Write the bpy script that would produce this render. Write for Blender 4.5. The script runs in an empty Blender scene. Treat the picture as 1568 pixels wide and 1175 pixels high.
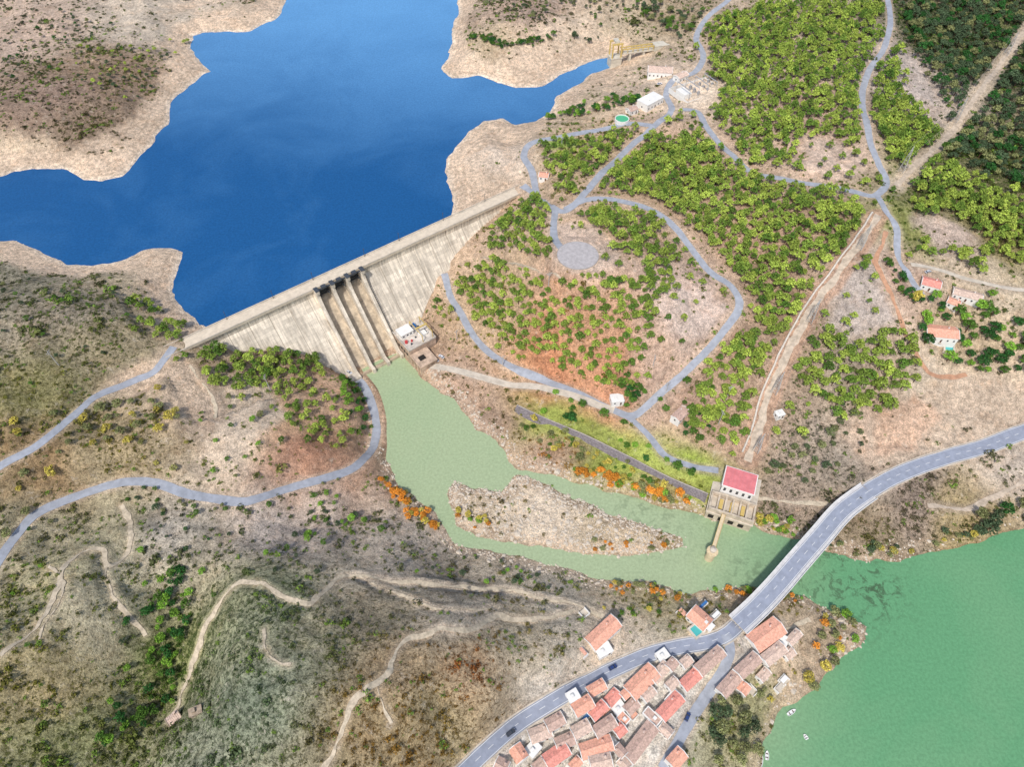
import bpy, bmesh, math, time
import numpy as np
from mathutils import Matrix, Vector
T0=time.time()
rs=np.random.RandomState(7)
# ------------------------------------------------------------------ assumed camera: image pixels cast back onto the ground
CAMZ=350.0; PIT=math.radians(52); F=1045.33
S_,C_=math.sin(PIT),math.cos(PIT)
def ray(u,v):
    a=(u-784)/F; b=(588-v)/F
    return np.array([a,C_+S_*b,C_*b-S_])
def at_z(u,v,z):
    d=ray(u,v); t=(CAMZ-z)/-d[2]
    return np.array([0,0,CAMZ])+t*d
def lin(c):
    c=np.asarray(c,float)/255.
    return np.where(c<=.04045,c/12.92,((c+.055)/1.055)**2.4)
def ss(a,b,x):
    t=np.clip((x-a)/(b-a),0,1); return t*t*(3-2*t)
def vn(x,y,s,seed):
    g=np.random.RandomState(seed).rand(257,257).astype(np.float32)
    xf=x/s+1000; yf=y/s+1000
    xi=np.floor(xf).astype(int); yi=np.floor(yf).astype(int)
    fx=xf-xi; fy=yf-yi; fx=fx*fx*(3-2*fx); fy=fy*fy*(3-2*fy)
    xi%=256; yi%=256
    return (g[yi,xi]*(1-fx)+g[yi,xi+1]*fx)*(1-fy)+(g[yi+1,xi]*(1-fx)+g[yi+1,xi+1]*fx)*fy
def fbm(x,y,s,seed,o=4):
    r=0;a=1;t=0
    for k in range(o):
        r=r+a*vn(x,y,s/2**k,seed+k); t+=a; a*=.5
    return r/t*2-1
def sdist(P,X,Y,skip=()):
    P=np.asarray(P)[:,:2]; n=len(P)
    D=np.full(X.shape,1e9,np.float32); ins=np.zeros(X.shape,bool)
    for i in range(n):
        ax,ay=P[i]; bx,by=P[(i+1)%n]
        if i not in skip:
            ex,ey=bx-ax,by-ay; L=ex*ex+ey*ey+1e-9
            t=np.clip(((X-ax)*ex+(Y-ay)*ey)/L,0,1)
            D=np.minimum(D,(X-ax-t*ex)**2+(Y-ay-t*ey)**2)
        if ay!=by:
            c=((ay>Y)!=(by>Y))&(X<(bx-ax)*(Y-ay)/(by-ay)+ax)
            ins^=c
    D=np.sqrt(D)
    return np.where(ins,-D,D)
# ------------------------------------------------------------------ grid
G=1.5
X0,X1,Y0,Y1=-560.,560.,20.,800.
def axis(a,b):
    core=np.arange(a,b+G/2,G); e=[];st=G;p=0
    while p<6000: st*=1.2; p+=st; e.append(p)
    e=np.array(e); return np.concatenate([a-e[::-1],core,core[-1]+e]),len(e),len(core)
ax_x,ix0,nxc=axis(X0,X1); ax_y,iy0,nyc=axis(Y0,Y1)
X,Y=np.meshgrid(ax_x,ax_y); X=X.astype(np.float32);Y=Y.astype(np.float32)
core=(slice(iy0,iy0+nyc),slice(ix0,ix0+nxc))
# ------------------------------------------------------------------ water outlines
ZR=44.
RES_PX=[(-60,280),(0,272),(25,262),(50,256),(75,257),(100,262),(125,277),(155,280),(185,270),(205,250),(228,225),(248,205),(262,190),(258,160),(275,145),(300,125),(322,110),(305,95),(290,75),(293,55),(310,50),(345,50),(385,48),(420,30),(435,5),(440,-40),(300,-200),(850,-200),(725,-60),(703,-10),(697,20),(690,50),(690,80),(676,105),(690,122),(730,118),(760,130),(790,137),(820,132),(850,118),(890,100),(940,83),(948,92),(935,102),(905,115),(880,130),(855,148),(840,170),(820,185),(790,190),(765,182),(738,184),(715,200),(700,220),(683,245),(681,265),(690,285),(698,300),(695,315),(690,333),
 (318,503),(300,490),(280,480),(270,455),(270,430),(280,405),(283,385),(262,380),(235,380),(200,393),(170,403),(140,407),(105,405),(70,390),(40,372),(0,365),(-60,350),(-250,350),(-250,300)]
RES=[at_z(u,v,ZR) for u,v in RES_PX]; iskip=RES_PX.index((690,333))
RIV_A=[(540,570),(580,552),(612,540),(632,562),(650,580),(662,592),(690,610),(715,640),(730,660),(760,675),(775,700),(790,716),(830,725),(880,738),(930,753),(970,763),(1000,772),(1040,783),(1075,790),(1095,798),(1140,802),(1160,812),(1200,826),(1245,832),(1265,845),(1330,860),(1380,860),(1420,848),(1450,838),(1500,832),(1530,818),(1568,812)]
RIV_B=[(1165,1175),(1178,1130),(1192,1098),(1215,1075),(1260,1045),(1290,1010),(1325,980),(1325,960),(1290,945),(1230,915),(1150,903),(1100,905),(1060,910),(1000,895),(950,890),(900,885),(860,870),(800,855),(740,845),(700,835),(680,810),(665,785),(640,765),(610,745),(597,720),(582,690),(580,640),(570,600),(552,580)]
RIV=[at_z(u,v,0)[:2] for u,v in RIV_A]+[np.array(p,float) for p in [(450,190),(700,200),(1500,250),(1500,-400),(60,-400),(100,0)]]+[at_z(u,v,0)[:2] for u,v in RIV_B]
ISL_PX=[(690,735),(705,741),(720,745),(745,750),(765,755),(780,742),(790,730),(820,735),(850,747),(880,765),(920,780),(960,797),(1000,810),(1045,825),(1050,838),(1000,847),(950,853),(900,852),(850,840),(790,830),(730,822),(700,805),(692,780),(684,755)]
ISL=[at_z(u,v,0.5)[:2] for u,v in ISL_PX]
# ------------------------------------------------------------------ dam frame
ZC=50.
DL=at_z(275,528,ZC); DR=at_z(800,287,ZC)
DLEN=np.linalg.norm((DR-DL)[:2]); dx_,dy_=(DR-DL)[:2]/DLEN
def dloc(x,y):
    rx,ry=x-DL[0],y-DL[1]; return rx*dx_+ry*dy_, -rx*dy_+ry*dx_
def dworld(s,t): return DL[0]+dx_*s-dy_*t, DL[1]+dy_*s+dx_*t
SL=.82
def face_hit(u,v):
    d=ray(u,v)
    ts=np.linspace(250,700,3000); x=d[0]*ts; y=d[1]*ts; z=CAMZ+d[2]*ts
    s,t=dloc(x,y); zf=np.where(t>-5,50,44+(t+5)/SL)
    k=np.argmax(z<zf); return np.array([x[k],y[k],z[k]])
CONT=[face_hit(*p) for p in [(275,534),(330,540),(400,537),(450,539),(490,549),(515,558),(545,572)]]
CONT2=[face_hit(*p) for p in [(640,500),(650,470),(665,440),(680,412),(700,387),(735,352),(770,322),(797,293)]]
# ------------------------------------------------------------------ elevation control
EL="""0 190 62|160 120 64|60 90 58|20 30 56|200 70 60|150 20 54|270 40 52|0 225 51|100 235 51|330 10 51|390 20 50|0 -40 60|200 -60 60|750 60 60|800 20 66|850 60 58|720 20 55|900 30 60|960 20 62|950 70 52|830 110 47|1000 60 58|900 -60 75|1100 -60 80
740 230 51|780 230 53|720 270 48|790 200 50|800 283 50|815 250 54|860 190 58|950 180 60|1000 150 60|1070 140 62|1030 110 60|880 150 52
885 390 72|950 400 70|860 340 66|800 340 57|760 400 42|950 340 66|700 480 14|750 500 20|720 535 10|850 580 13|940 630 9|800 480 36|850 520 34|950 500 48|950 560 28|1020 500 50|800 430 50|900 450 62
1080 520 38|1130 470 44|1100 400 50|1060 350 60|1200 450 48|1150 330 62|1250 330 66|1080 200 63|1200 230 67|1250 140 74|1150 60 71|1340 60 78|1230 20 76|1330 200 72|1340 310 68
1420 100 70|1450 200 58|1500 100 60|1560 30 66|1560 200 64|1450 -60 80|1650 100 80|1340 400 60|1280 500 46|1200 560 34|1400 480 46|1450 380 58|1500 450 47|1550 350 60|1560 550 32|1400 560 30|1450 520 34|1650 450 50
1250 630 22|1150 640 16|1330 680 14|1250 700 12|1180 700 10|1450 650 16|1400 600 19|1500 620 18|1640 620 18|1130 590 24|1100 700 9|1050 660 12|1000 690 7|1000 610 16
1250 800 4|1350 800 7|1450 780 8|1568 750 9|1360 735 12|1450 700 13|1568 662 13
650 560 8|700 570 8|800 615 6|900 690 4|1000 740 4|1080 765 4|1090 730 8|850 640 6
850 790 2.2|950 820 1.6|740 790 2.5
250 556 50|215 580 50|150 600 52|60 680 54|0 715 55|100 480 66|30 430 56|200 450 56|150 520 62|50 600 62|230 500 51|-80 500 70|-80 650 66|20 540 66
420 600 30|330 600 40|300 570 44|520 562 11|545 585 11|570 640 11|572 690 11|500 732 17|440 750 21|330 765 28|230 740 34|120 760 38|30 815 42|0 855 43|-60 900 50
100 700 50|200 680 48|300 690 42|400 680 34|480 640 24|520 610 16|500 690 20|360 630 36
100 900 50|50 1000 56|0 1100 52|150 1120 38|225 1080 24|270 920 26|290 850 28|180 830 38|230 1000 26|200 960 36|360 1000 52|420 1050 60|400 920 44|330 1130 46|500 950 46|600 1000 50|680 960 42|750 1050 46|600 1120 54|500 1170 52|850 1000 26|800 950 24|700 890 14|600 860 20|500 830 25|400 820 27|550 780 10|640 830 8|350 850 32|180 1170 30|-60 1000 56
900 960 15|1000 935 8|1080 930 7|1112 975 12|1000 1003 12|900 1047 15|800 1105 19|715 1178 24|1085 1060 9|1020 1170 8|950 1100 12|880 1150 14|1180 975 8|1230 1000 4|1130 1130 4|1270 960 3|700 1060 42"""
cp=[]
for tok in EL.replace("\n","|").split("|"):
    u,v,z=map(float,tok.split()); cp.append(at_z(u,v,z))
cp+=CONT+CONT2
for p in RES[::2]: cp.append(np.array([p[0],p[1],45.]))
for p in RIV[::3]+[np.array(q) for q in ISL[::4]]: cp.append(np.array([p[0],p[1],1.]))
cp=np.array(cp)
keep=[]
for i in range(len(cp)):
    if all(np.hypot(*(cp[i,:2]-cp[j,:2]))>4 for j in keep): keep.append(i)
cp=cp[keep]; c2=10.**2
d2=((cp[:,None,:2]-cp[None,:,:2])**2).sum(-1)
n=len(cp); M=np.zeros((n+1,n+1)); M[:n,:n]=-np.sqrt(d2+c2)+np.eye(n)*2.0; M[n,:n]=1;M[:n,n]=1
w=np.linalg.solve(M,np.append(cp[:,2],0))
H=np.full(X.shape,w[n],np.float32)
for i in range(n): H-=np.float32(w[i])*np.sqrt((X-np.float32(cp[i,0]))**2+(Y-np.float32(cp[i,1]))**2+np.float32(c2))
H=np.clip(H,0.8,105)
ddx=np.maximum(np.maximum(X0-X,X-X1),0); ddy=np.maximum(np.maximum(Y0-Y,Y-Y1),0)
wf=ss(0,260,np.hypot(ddx,ddy))
H=H*(1-wf)+wf*(85+60*fbm(X,Y,500,31,5))
ls,lt=dloc(X,Y)
neardam=((ls>-12)&(ls<DLEN+12)&(np.abs(lt)<14))|((ls>60)&(ls<160)&(lt<5)&(lt>-85))
sR=sdist(RES,X,Y,skip=(iskip,)); sV=sdist(RIV,X,Y); sI=sdist(ISL,X,Y); sV=np.maximum(sV,-sI)
sR=sR+np.where(neardam,0,1)*(fbm(X,Y,26,71,5)*6.0)
sV=sV+np.where(neardam,0,1)*(fbm(X,Y,9,73,4)*2.6)
down=(ls>22)&(ls<DLEN-4)&(lt<0)
damwide=(ls>-15)&(ls<DLEN+8)&(np.abs(lt)<55)
amp=ss(4,40,sV)*ss(0,30,np.abs(sR))*np.where(damwide,.1,1.)
rid=1-np.abs(fbm(X,Y,55,5,4))*2.2
LLm=ss(60,-80,X)*ss(330,220,Y)
H+=amp*(fbm(X,Y,80,11,5)*5+(rid*2.8-1.4)*(1+1.4*LLm)+fbm(X,Y,9,17,3)*1.0)
H=np.where(H<.8,.8,H)
bl=ss(0,34,sR)
bl=np.where(lt<0,np.maximum(bl,ss(0,-6,lt)*down),bl)
H=np.where(sR>0,(ZR+.30*sR)*(1-bl)+H*bl,H)
H=np.where((sR<=0)&(lt>-2),ZR+np.maximum(-12,.35*sR),H)
b2=ss(0,16,sV); rough=np.maximum(0,fbm(X,Y,7,23,3)+.2)*.8
H=np.where(sV>0,(.34*sV+rough*ss(0,3,sV))*(1-b2)+H*b2,np.maximum(-3,.35*sV))
zf=np.where(lt>-5,50,44+(lt+5)/SL)
DP=[DL[:2],*[c[:2] for c in CONT],*[c[:2] for c in CONT2],DR[:2]]
sD=sdist(DP,X,Y)
H=np.where((sD<0)&(lt<1.5),np.minimum(H,zf-1.2),H)
H=H.astype(np.float32)
def sample(x,y):
    x=np.atleast_1d(np.asarray(x,float)); y=np.atleast_1d(np.asarray(y,float))
    fx=np.clip((x-X0)/G,0,nxc-1.001); fy=np.clip((y-Y0)/G,0,nyc-1.001)
    i=fx.astype(int); j=fy.astype(int); fx-=i; fy-=j; Hc=H[core]
    return (Hc[j,i]*(1-fx)+Hc[j,i+1]*fx)*(1-fy)+(Hc[j+1,i]*(1-fx)+Hc[j+1,i+1]*fx)*fy
def samp(Arr,x,y):
    i=np.clip(((x-X0)/G).astype(int),0,nxc-1); j=np.clip(((y-Y0)/G).astype(int),0,nyc-1); return Arr[core][j,i]
def gp(u,v):
    d=ray(u,v); t0=(CAMZ-120)/-d[2]; t1=(CAMZ+8)/-d[2]
    ts=np.linspace(t0,t1,500); x=d[0]*ts;y=d[1]*ts;z=CAMZ+d[2]*ts
    h=sample(x,y); k=np.argmax(z<h)
    if k==0: k=499
    a=(z[k-1]-h[k-1]); b=(z[k]-h[k]); f=a/(a-b+1e-9); t=ts[k-1]+(ts[k]-ts[k-1])*f
    return np.array([d[0]*t,d[1]*t,CAMZ+d[2]*t])
# ------------------------------------------------------------------ roads
def spline(P,step=1.0):
    P=np.asarray(P); Q=[]
    PP=np.vstack([2*P[0]-P[1],P,2*P[-1]-P[-2]])
    for i in range(len(P)-1):
        a,b,c,d=PP[i:i+4]; L=np.linalg.norm((c-b)[:2]); m=max(2,int(L/.5))
        t=np.linspace(0,1,m,endpoint=False)[:,None]
        Q.append(.5*((2*b)+(-a+c)*t+(2*a-5*b+4*c-d)*t**2+(-a+3*b-3*c+d)*t**3))
    Q.append(P[-1:]); Q=np.vstack(Q)
    L=np.append(0,np.cumsum(np.linalg.norm(np.diff(Q[:,:2],axis=0),axis=1)))
    m=max(3,int(L[-1]/step)+1); s=np.linspace(0,L[-1],m)
    return np.stack([np.interp(s,L,Q[:,k]) for k in range(3)],1)
def smooth(z,k):
    k=min(k,len(z)//2*2-1)
    if k<3: return z
    zp=np.pad(z,k,mode='edge'); w=np.hanning(2*k+1); w/=w.sum(); return np.convolve(zp,w,'same')[k:-k]
DRD=np.full(X.shape,999,np.float32); DTR=np.full(X.shape,999,np.float32)
def flatten(path,w,fade=7,trail=False):
    D=np.full((nyc,nxc),999,np.float32); Z=np.zeros((nyc,nxc),np.float32); r=w/2+fade+2
    Xc=X[core];Yc=Y[core]
    for x,y,z in path:
        i0=max(0,int((x-r-X0)/G)); i1=int((x+r-X0)/G)+2; j0=max(0,int((y-r-Y0)/G)); j1=int((y+r-Y0)/G)+2
        if i1<=0 or j1<=0 or i0>=nxc or j0>=nyc: continue
        sl=(slice(j0,j1),slice(i0,i1)); d=np.hypot(Xc[sl]-x,Yc[sl]-y); m=d<D[sl]
        D[sl][m]=d[m]; Z[sl][m]=z
    k=1-ss(w/2+1.6,w/2+fade,D)
    k=np.where(sR[core]<0,0,k)
    H[core]=H[core]*(1-k)+Z*k
    A=DTR if trail else DRD
    A[core]=np.minimum(A[core],D-w/2)
roads=[]
def normals(p):
    t=np.gradient(p[:,:2],axis=0); t/=np.linalg.norm(t,axis=1)[:,None]+1e-9; return np.stack([-t[:,1],t[:,0]],1)
def road(px,w,kind,zfix=None,fade=7,sm=14,fl=True,step=1.0):
    P=[at_z(u,v,zfix) if zfix is not None else gp(u,v) for u,v in px]
    p=spline(P,step)
    if kind in('trail','track','orange'):
        q=np.arange(len(p))*1.; N=normals(p); e=np.minimum(1,np.minimum(q,q[::-1])/8); p[:,:2]+=N*((fbm(q,q*0+len(roads)*7,14,5,3)*(1.0 if kind=='track' else 2.0))*e)[:,None]
    if zfix is None: p[:,2]=smooth(sample(p[:,0],p[:,1]),sm)
    if fl: flatten(p,w,fade,kind=='trail')
    roads.append((p,w,kind)); return p
BR_PX=[(1330,753),(1290,783),(1255,823),(1220,863),(1190,898),(1160,930),(1130,958)]
r_br=road(BR_PX,9,'bridge',zfix=13,fl=False)
r_main_e=road([(1330,753),(1365,733),(1410,714),(1460,698),(1510,684),(1568,662),(1650,635),(1800,600)],9,'main',zfix=13)
r_main_w=road([(1130,958),(1112,973),(1085,984),(1040,992),(990,1005),(940,1026),(900,1047),(850,1073),(800,1105),(760,1137),(715,1180),(680,1215)],7,'main')
r_vill=road([(1112,973),(1118,1000),(1106,1030),(1085,1062),(1060,1100),(1040,1135),(1015,1180)],5,'asph')
road([(266,532),(250,553),(235,572),(205,584),(150,605),(110,640),(60,680),(0,715),(-80,760)],4.8,'asph')
r_low=road([(508,553),(522,564),(548,582),(566,610),(576,650),(571,688),(545,715),(500,733),(440,750),(380,767),(330,765),(280,755),(230,740),(180,741),(120,760),(60,785),(30,815),(0,855),(-40,920)],5.2,'asph')
road([(800,286),(820,300),(850,322),(875,318),(910,280),(940,250),(970,220),(1000,195),(1028,170),(1020,145),(1032,122),(1065,110),(1077,85),(1066,60),(1080,30),(1110,5),(1150,-30)],5,'asph')
road([(822,300),(815,265),(802,240),(815,220),(860,210),(920,200),(960,190),(1000,193)],5.2,'asph')
cc_=gp(885,390); cc_[2]=float(sample(cc_[0]+np.cos(np.arange(16))*9,cc_[1]+np.sin(np.arange(16))*9).mean()); flatten(np.array([cc_]),25,9)
road([(850,322),(848,360),(860,380),(868,386)],4.6,'asph')
r_loop=road([(680,418),(690,455),(705,480),(725,515),(755,545),(820,575),(880,600),(940,630),(970,637),(1010,605),(1045,575),(1080,540),(1110,505),(1132,470),(1120,440),(1090,420),(1065,390),(1040,355),(1010,330),(970,312),(930,305),(895,308),(865,322)],4.8,'asph')
road([(1040,170),(1068,172),(1082,195),(1110,230),(1150,265),(1200,275),(1260,285),(1310,295),(1340,300),(1357,280),(1345,250),(1330,210),(1320,160),(1330,110),(1355,70),(1362,20),(1350,-30)],4.8,'asph')
road([(1342,300),(1357,325),(1372,350),(1375,390),(1392,425),(1412,455)],4.2,'asph')
road([(660,562),(720,574),(800,592),(860,602),(905,617),(940,630)],5,'conc')
road([(955,635),(990,665),(1020,700),(1060,715),(1100,722)],4,'asph')
road([(1395,405),(1440,415),(1480,428),(1530,440),(1600,445)],3.5,'conc')
for px,w in [([(1372,285),(1440,220),(1500,140),(1568,50),(1600,10)],4.6),([(1345,330),(1300,395),(1252,462),(1212,530),(1180,600),(1160,670),(1143,708)],4.5),
             ([(1420,775),(1480,782),(1520,762),(1600,728)],3)]: road(px,w,'track')
r_pipe=roads[-2][0]; r_corr=roads[-3][0]
road([(1357,355),(1343,400),(1362,445),(1380,490),(1400,535),(1425,572),(1480,575)],3,'orange',fade=4)
for px,w in [([(0,1005),(40,975),(72,935),(90,890),(100,865),(130,845),(158,845),(170,868),(195,850),(200,815),(185,775)],2.1),([(160,860),(175,905),(205,950),(225,975)],1.5),
  ([(258,1110),(280,1060),(300,1000),(322,950),(350,905),(390,890),(430,915),(475,927),(492,908),(530,882),(600,890),(700,900),(780,905),(870,925),(925,945)],2.0),
  ([(490,1190),(520,1130),(540,1070),(590,1035),(610,990),(660,967),(720,965),(765,945),(820,952),(880,935)],2.4),([(405,965),(405,990),(420,1012),(445,1020)],1.4),
  ([(540,882),(600,905),(680,935),(760,930)],.9),([(1160,765),(1220,770),(1300,778)],2.4),([(740,395),(800,410),(860,430)],1.4),([(1165,985),(1215,960),(1240,950)],1.8),([(60,980),(100,900),(75,870)],1.0),([(600,1110),(580,1060),(590,1035)],1.2),([(290,560),(320,600),(330,640)],1.5)]:
    road(px,w,'trail',fade=3,sm=6)
# ------------------------------------------------------------------ ground and shrub colours, estimated by eye at image pixels
CT="""40 60 195 172 152 95 100 70 .25|170 110 162 138 115 110 115 55 .65|60 150 158 135 118 95 90 65 .6|220 30 200 185 165 110 115 70 .1|10 180 150 128 110 90 90 60 .5|30 235 212 190 162 120 110 80 .02|110 190 145 125 105 100 95 55 .7
100 470 168 155 134 95 105 60 .75|30 430 160 152 130 90 95 60 .75|200 420 180 164 136 95 100 60 .5|250 430 208 185 157 110 110 70 .1|150 550 165 152 122 110 115 60 .7|50 620 152 145 100 120 120 50 .75|200 660 170 152 118 140 130 60 .7|320 620 188 165 142 110 110 60 .3|350 660 212 192 168 120 130 60 .3|450 650 208 172 138 130 160 60 .4|500 620 208 172 142 120 150 50 .4|480 700 178 134 108 120 110 60 .3
60 740 160 134 100 110 110 50 .6|30 830 170 160 130 100 100 60 .5|250 800 184 174 158 90 95 70 .55|450 800 196 182 168 95 105 70 .5|600 830 196 182 164 100 105 70 .5|150 820 184 174 142 110 120 60 .5|90 900 182 172 134 110 120 50 .65|50 1050 186 168 126 130 125 50 .75|170 950 192 180 150 110 115 60 .55|100 1130 150 150 106 100 110 50 .8|250 1000 132 138 84 70 100 30 .95
380 950 154 156 124 90 105 65 .8|400 1060 138 146 122 85 105 70 .8|330 1150 156 158 132 90 105 70 .75|500 1000 152 146 118 100 110 60 .75|560 950 174 160 134 100 105 65 .65|640 1040 180 156 122 120 95 50 .7|740 1030 178 152 120 150 90 45 .75|600 1130 174 152 114 140 105 45 .75|700 1110 178 160 122 130 110 50 .75|800 990 200 184 156 130 120 60 .6|700 930 196 182 162 110 110 75 .5|850 920 200 188 168 110 115 70 .45|950 970 208 190 168 110 115 70 .3
880 1080 214 204 190 120 120 80 .1|1000 1080 216 208 196 120 120 80 .05|1200 1000 198 176 148 150 140 60 .4|1130 1120 180 174 130 120 120 60 .6|1000 920 188 174 134 130 120 50 .55|850 790 224 205 180 130 120 80 .06|950 820 212 190 158 120 100 60 .2
700 590 178 150 128 120 110 70 .5|750 640 188 160 136 120 110 70 .5|850 690 190 158 132 160 110 60 .6|1000 765 175 157 108 150 130 50 .6|850 640 150 160 80 120 140 50 .2|950 690 165 178 84 120 140 50 .2|1040 720 150 168 70 120 140 50 .2
880 480 200 155 122 150 110 50 .3|800 350 205 178 152 120 120 60 .3|950 350 207 178 148 120 120 60 .2|900 400 214 187 165 120 120 60 .05|760 460 195 168 136 150 150 60 .4|850 555 203 140 104 120 110 50 .3|920 580 202 148 116 120 110 50 .3|1050 480 217 192 176 110 110 60 .1|990 590 194 166 146 110 110 60 .3
1150 370 188 157 132 110 120 50 .4|1250 350 172 147 122 110 120 50 .4|1200 480 178 150 124 100 120 50 .4|1130 560 185 157 134 110 120 60 .4|1230 530 176 152 128 110 120 60 .4|1020 240 200 170 144 110 120 50 .4|900 230 188 165 132 120 120 60 .4|740 240 222 202 180 120 110 80 .02|850 160 192 172 146 100 105 60 .5|1050 620 194 162 140 110 110 60 .4
1150 80 192 170 150 110 120 50 .4|1250 180 198 170 150 110 120 50 .4|1280 240 210 184 162 110 120 50 .1|1200 30 185 167 144 110 120 50 .4|800 20 180 156 138 80 90 50 .6|750 70 190 169 138 90 100 40 .4|720 95 224 202 176 120 110 80 0|830 95 218 194 168 120 110 80 .05|900 60 212 190 164 120 110 80 .1|960 40 190 172 146 100 105 60 .4|1020 30 170 152 126 90 100 60 .6|1060 140 217 196 172 110 110 60 .02
1390 130 192 176 162 100 110 70 .2|1450 60 108 108 78 60 85 40 1|1540 100 108 104 80 60 85 40 1|1500 250 128 125 88 80 100 40 1|1430 300 146 142 100 90 110 45 .9|1520 340 146 136 90 100 100 45 .8|1450 365 192 172 158 110 110 60 .2|1400 340 142 146 82 90 110 40 .6
1320 450 188 173 159 100 120 60 .08|1380 440 192 163 143 100 110 60 .2|1280 560 176 162 144 100 110 60 .4|1500 420 202 184 158 100 110 60 .2|1480 500 192 170 140 100 110 60 .3|1450 630 205 188 165 120 110 80 0|1540 620 212 190 164 120 110 80 0|1360 660 218 188 162 120 110 80 .02
1240 680 176 160 142 100 100 80 .65|1180 640 176 154 132 100 105 70 .6|1290 700 170 156 138 100 100 75 .65|1400 765 160 142 126 110 100 80 .75|1540 700 200 184 165 110 110 80 .3|1330 815 160 142 116 110 105 60 .65|1480 800 180 160 118 120 120 60 .6|1100 660 198 166 140 110 120 60 .4|1200 760 160 142 124 90 95 60 .7"""
ctl=[]
for tok in CT.replace("\n","|").split("|"):
    a=list(map(float,tok.split())); p=gp(a[0],a[1]); ctl.append((p[0],p[1],*lin(a[2:5]),*lin(a[5:8]),a[8]))
ctl=np.array(ctl,np.float32)
jx=X+fbm(X,Y,40,41,3)*16; jy=Y+fbm(X,Y,40,47,3)*16
W=np.zeros(X.shape,np.float32); ACC=np.zeros(X.shape+(7,),np.float32)
for c in ctl:
    k=1/((jx-c[0])**2+(jy-c[1])**2+80)**1.8; W+=k; ACC+=k[...,None]*c[2:9]
ACC/=W[...,None]
gcol=ACC[...,:3].copy(); scol=ACC[...,3:6].copy(); dens=ACC[...,6].copy()
PATCH=[([(1325,660),(1350,630),(1420,590),(1480,575),(1540,580),(1568,590),(1680,600),(1680,630),(1568,652),(1450,695),(1370,727),(1325,745),(1335,700)],(204,182,158)),
 ([(1340,640),(1400,600),(1440,640),(1400,690),(1340,700)],(216,182,154)),
 ([(1010,465),(1040,440),(1090,448),(1112,470),(1085,508),(1050,520),(1020,500)],(216,194,178)),
 ([(1295,420),(1340,395),(1350,440),(1370,490),(1340,500),(1290,520),(1270,500)],(188,174,162)),
 ([(1225,205),(1300,225),(1325,265),(1280,275),(1235,255)],(212,188,168)),
 ([(1375,85),(1400,80),(1420,120),(1435,160),(1400,165),(1370,140)],(190,176,164)),
 ([(1030,130),(1075,118),(1108,140),(1065,165),(1035,160)],(228,208,184)),
 ([(845,345),(900,340),(950,380),(945,410),(880,425),(850,400)],(212,188,168)),
 ([(830,215),(880,208),(890,222),(845,228)],(150,185,75)),
 ([(820,622),(860,628),(930,655),(1000,690),(1075,722),(1085,745),(1040,738),(960,705),(880,670),(825,640)],(165,174,90)),
 ([(1400,325),(1470,345),(1500,365),(1440,372),(1395,350)],(192,172,156)),
 ([(880,1060),(960,1030),(1090,1000),(1085,1060),(1030,1175),(740,1178),(800,1120)],(218,210,198)),
 ([(1135,975),(1200,955),(1215,985),(1150,1030),(1100,1070)],(214,204,190)),
 ([(330,570),(400,590),(440,640),(400,660),(350,720),(310,700),(350,640)],(214,194,170))]
pn=fbm(X,Y,8,53,3)*4
for poly,col in PATCH:
    P=[gp(*p) for p in poly]; d=sdist(P,X,Y)
    k=ss(3,-3,d+pn)[...,None]*.9; gcol=gcol*(1-k)+lin(col).astype(np.float32)*k; dens=dens*(1-k[...,0]*(.93))
band=ss(52.8,48.4,H+fbm(X,Y,25,61,4)*3)*ss(85,45,sR)*(sR>-30)*np.where((lt<-1)&(ls>0)&(ls<DLEN+3),0,1)
gcol=gcol*(1-band[...,None])+lin((218,193,166)).astype(np.float32)*band[...,None]; dens*=1-band
rim=(ss(4,0,np.abs(sR-1)))[...,None]*band[...,None]*.5
gcol=gcol*(1-rim)+lin((236,220,198)).astype(np.float32)*rim
rk=ss(9,3,sV+fbm(X,Y,12,91,3)*3)*ss(230,180,X)*ss(-1,0,sV)
gcol=gcol*(1-rk[...,None]*.55)+lin((200,176,152)).astype(np.float32)*rk[...,None]*.55; dens*=1-rk*.7
wet=ss(1.6,0,np.abs(sV))[...,None]*.5
gcol=gcol*(1-wet)+lin((140,120,90)).astype(np.float32)*wet
vg=ss(3.0,0,DRD)[...,None]*.55+ss(1.8,0,DTR)[...,None]*.4; vg=np.minimum(vg,.8); gcol=gcol*(1-vg)+lin((207,186,162)).astype(np.float32)*vg
cor=np.full(X.shape,999,np.float32); co2=cor.copy()
for q in r_pipe[::3]: cor=np.minimum(cor,np.hypot(X-q[0],Y-q[1]))
for q in r_corr[::3]: co2=np.minimum(co2,np.hypot(X-q[0],Y-q[1]))
kc=ss(8,5.5,cor+pn*.3)[...,None]*.8; gcol=gcol*(1-kc)+lin((190,155,130)).astype(np.float32)*kc; dens*=1-kc[...,0]
kc=ss(8,5,co2+pn*.4)[...,None]*.8; gcol=gcol*(1-kc)+lin((200,182,158)).astype(np.float32)*kc; dens*=1-kc[...,0]*.8
cor=np.minimum(cor,co2+1.5)
DRD=np.minimum(DRD,DTR); dens*=1-ss(2.2,.4,DRD)
K=.93; gcol*=K; scol*=.74
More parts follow.
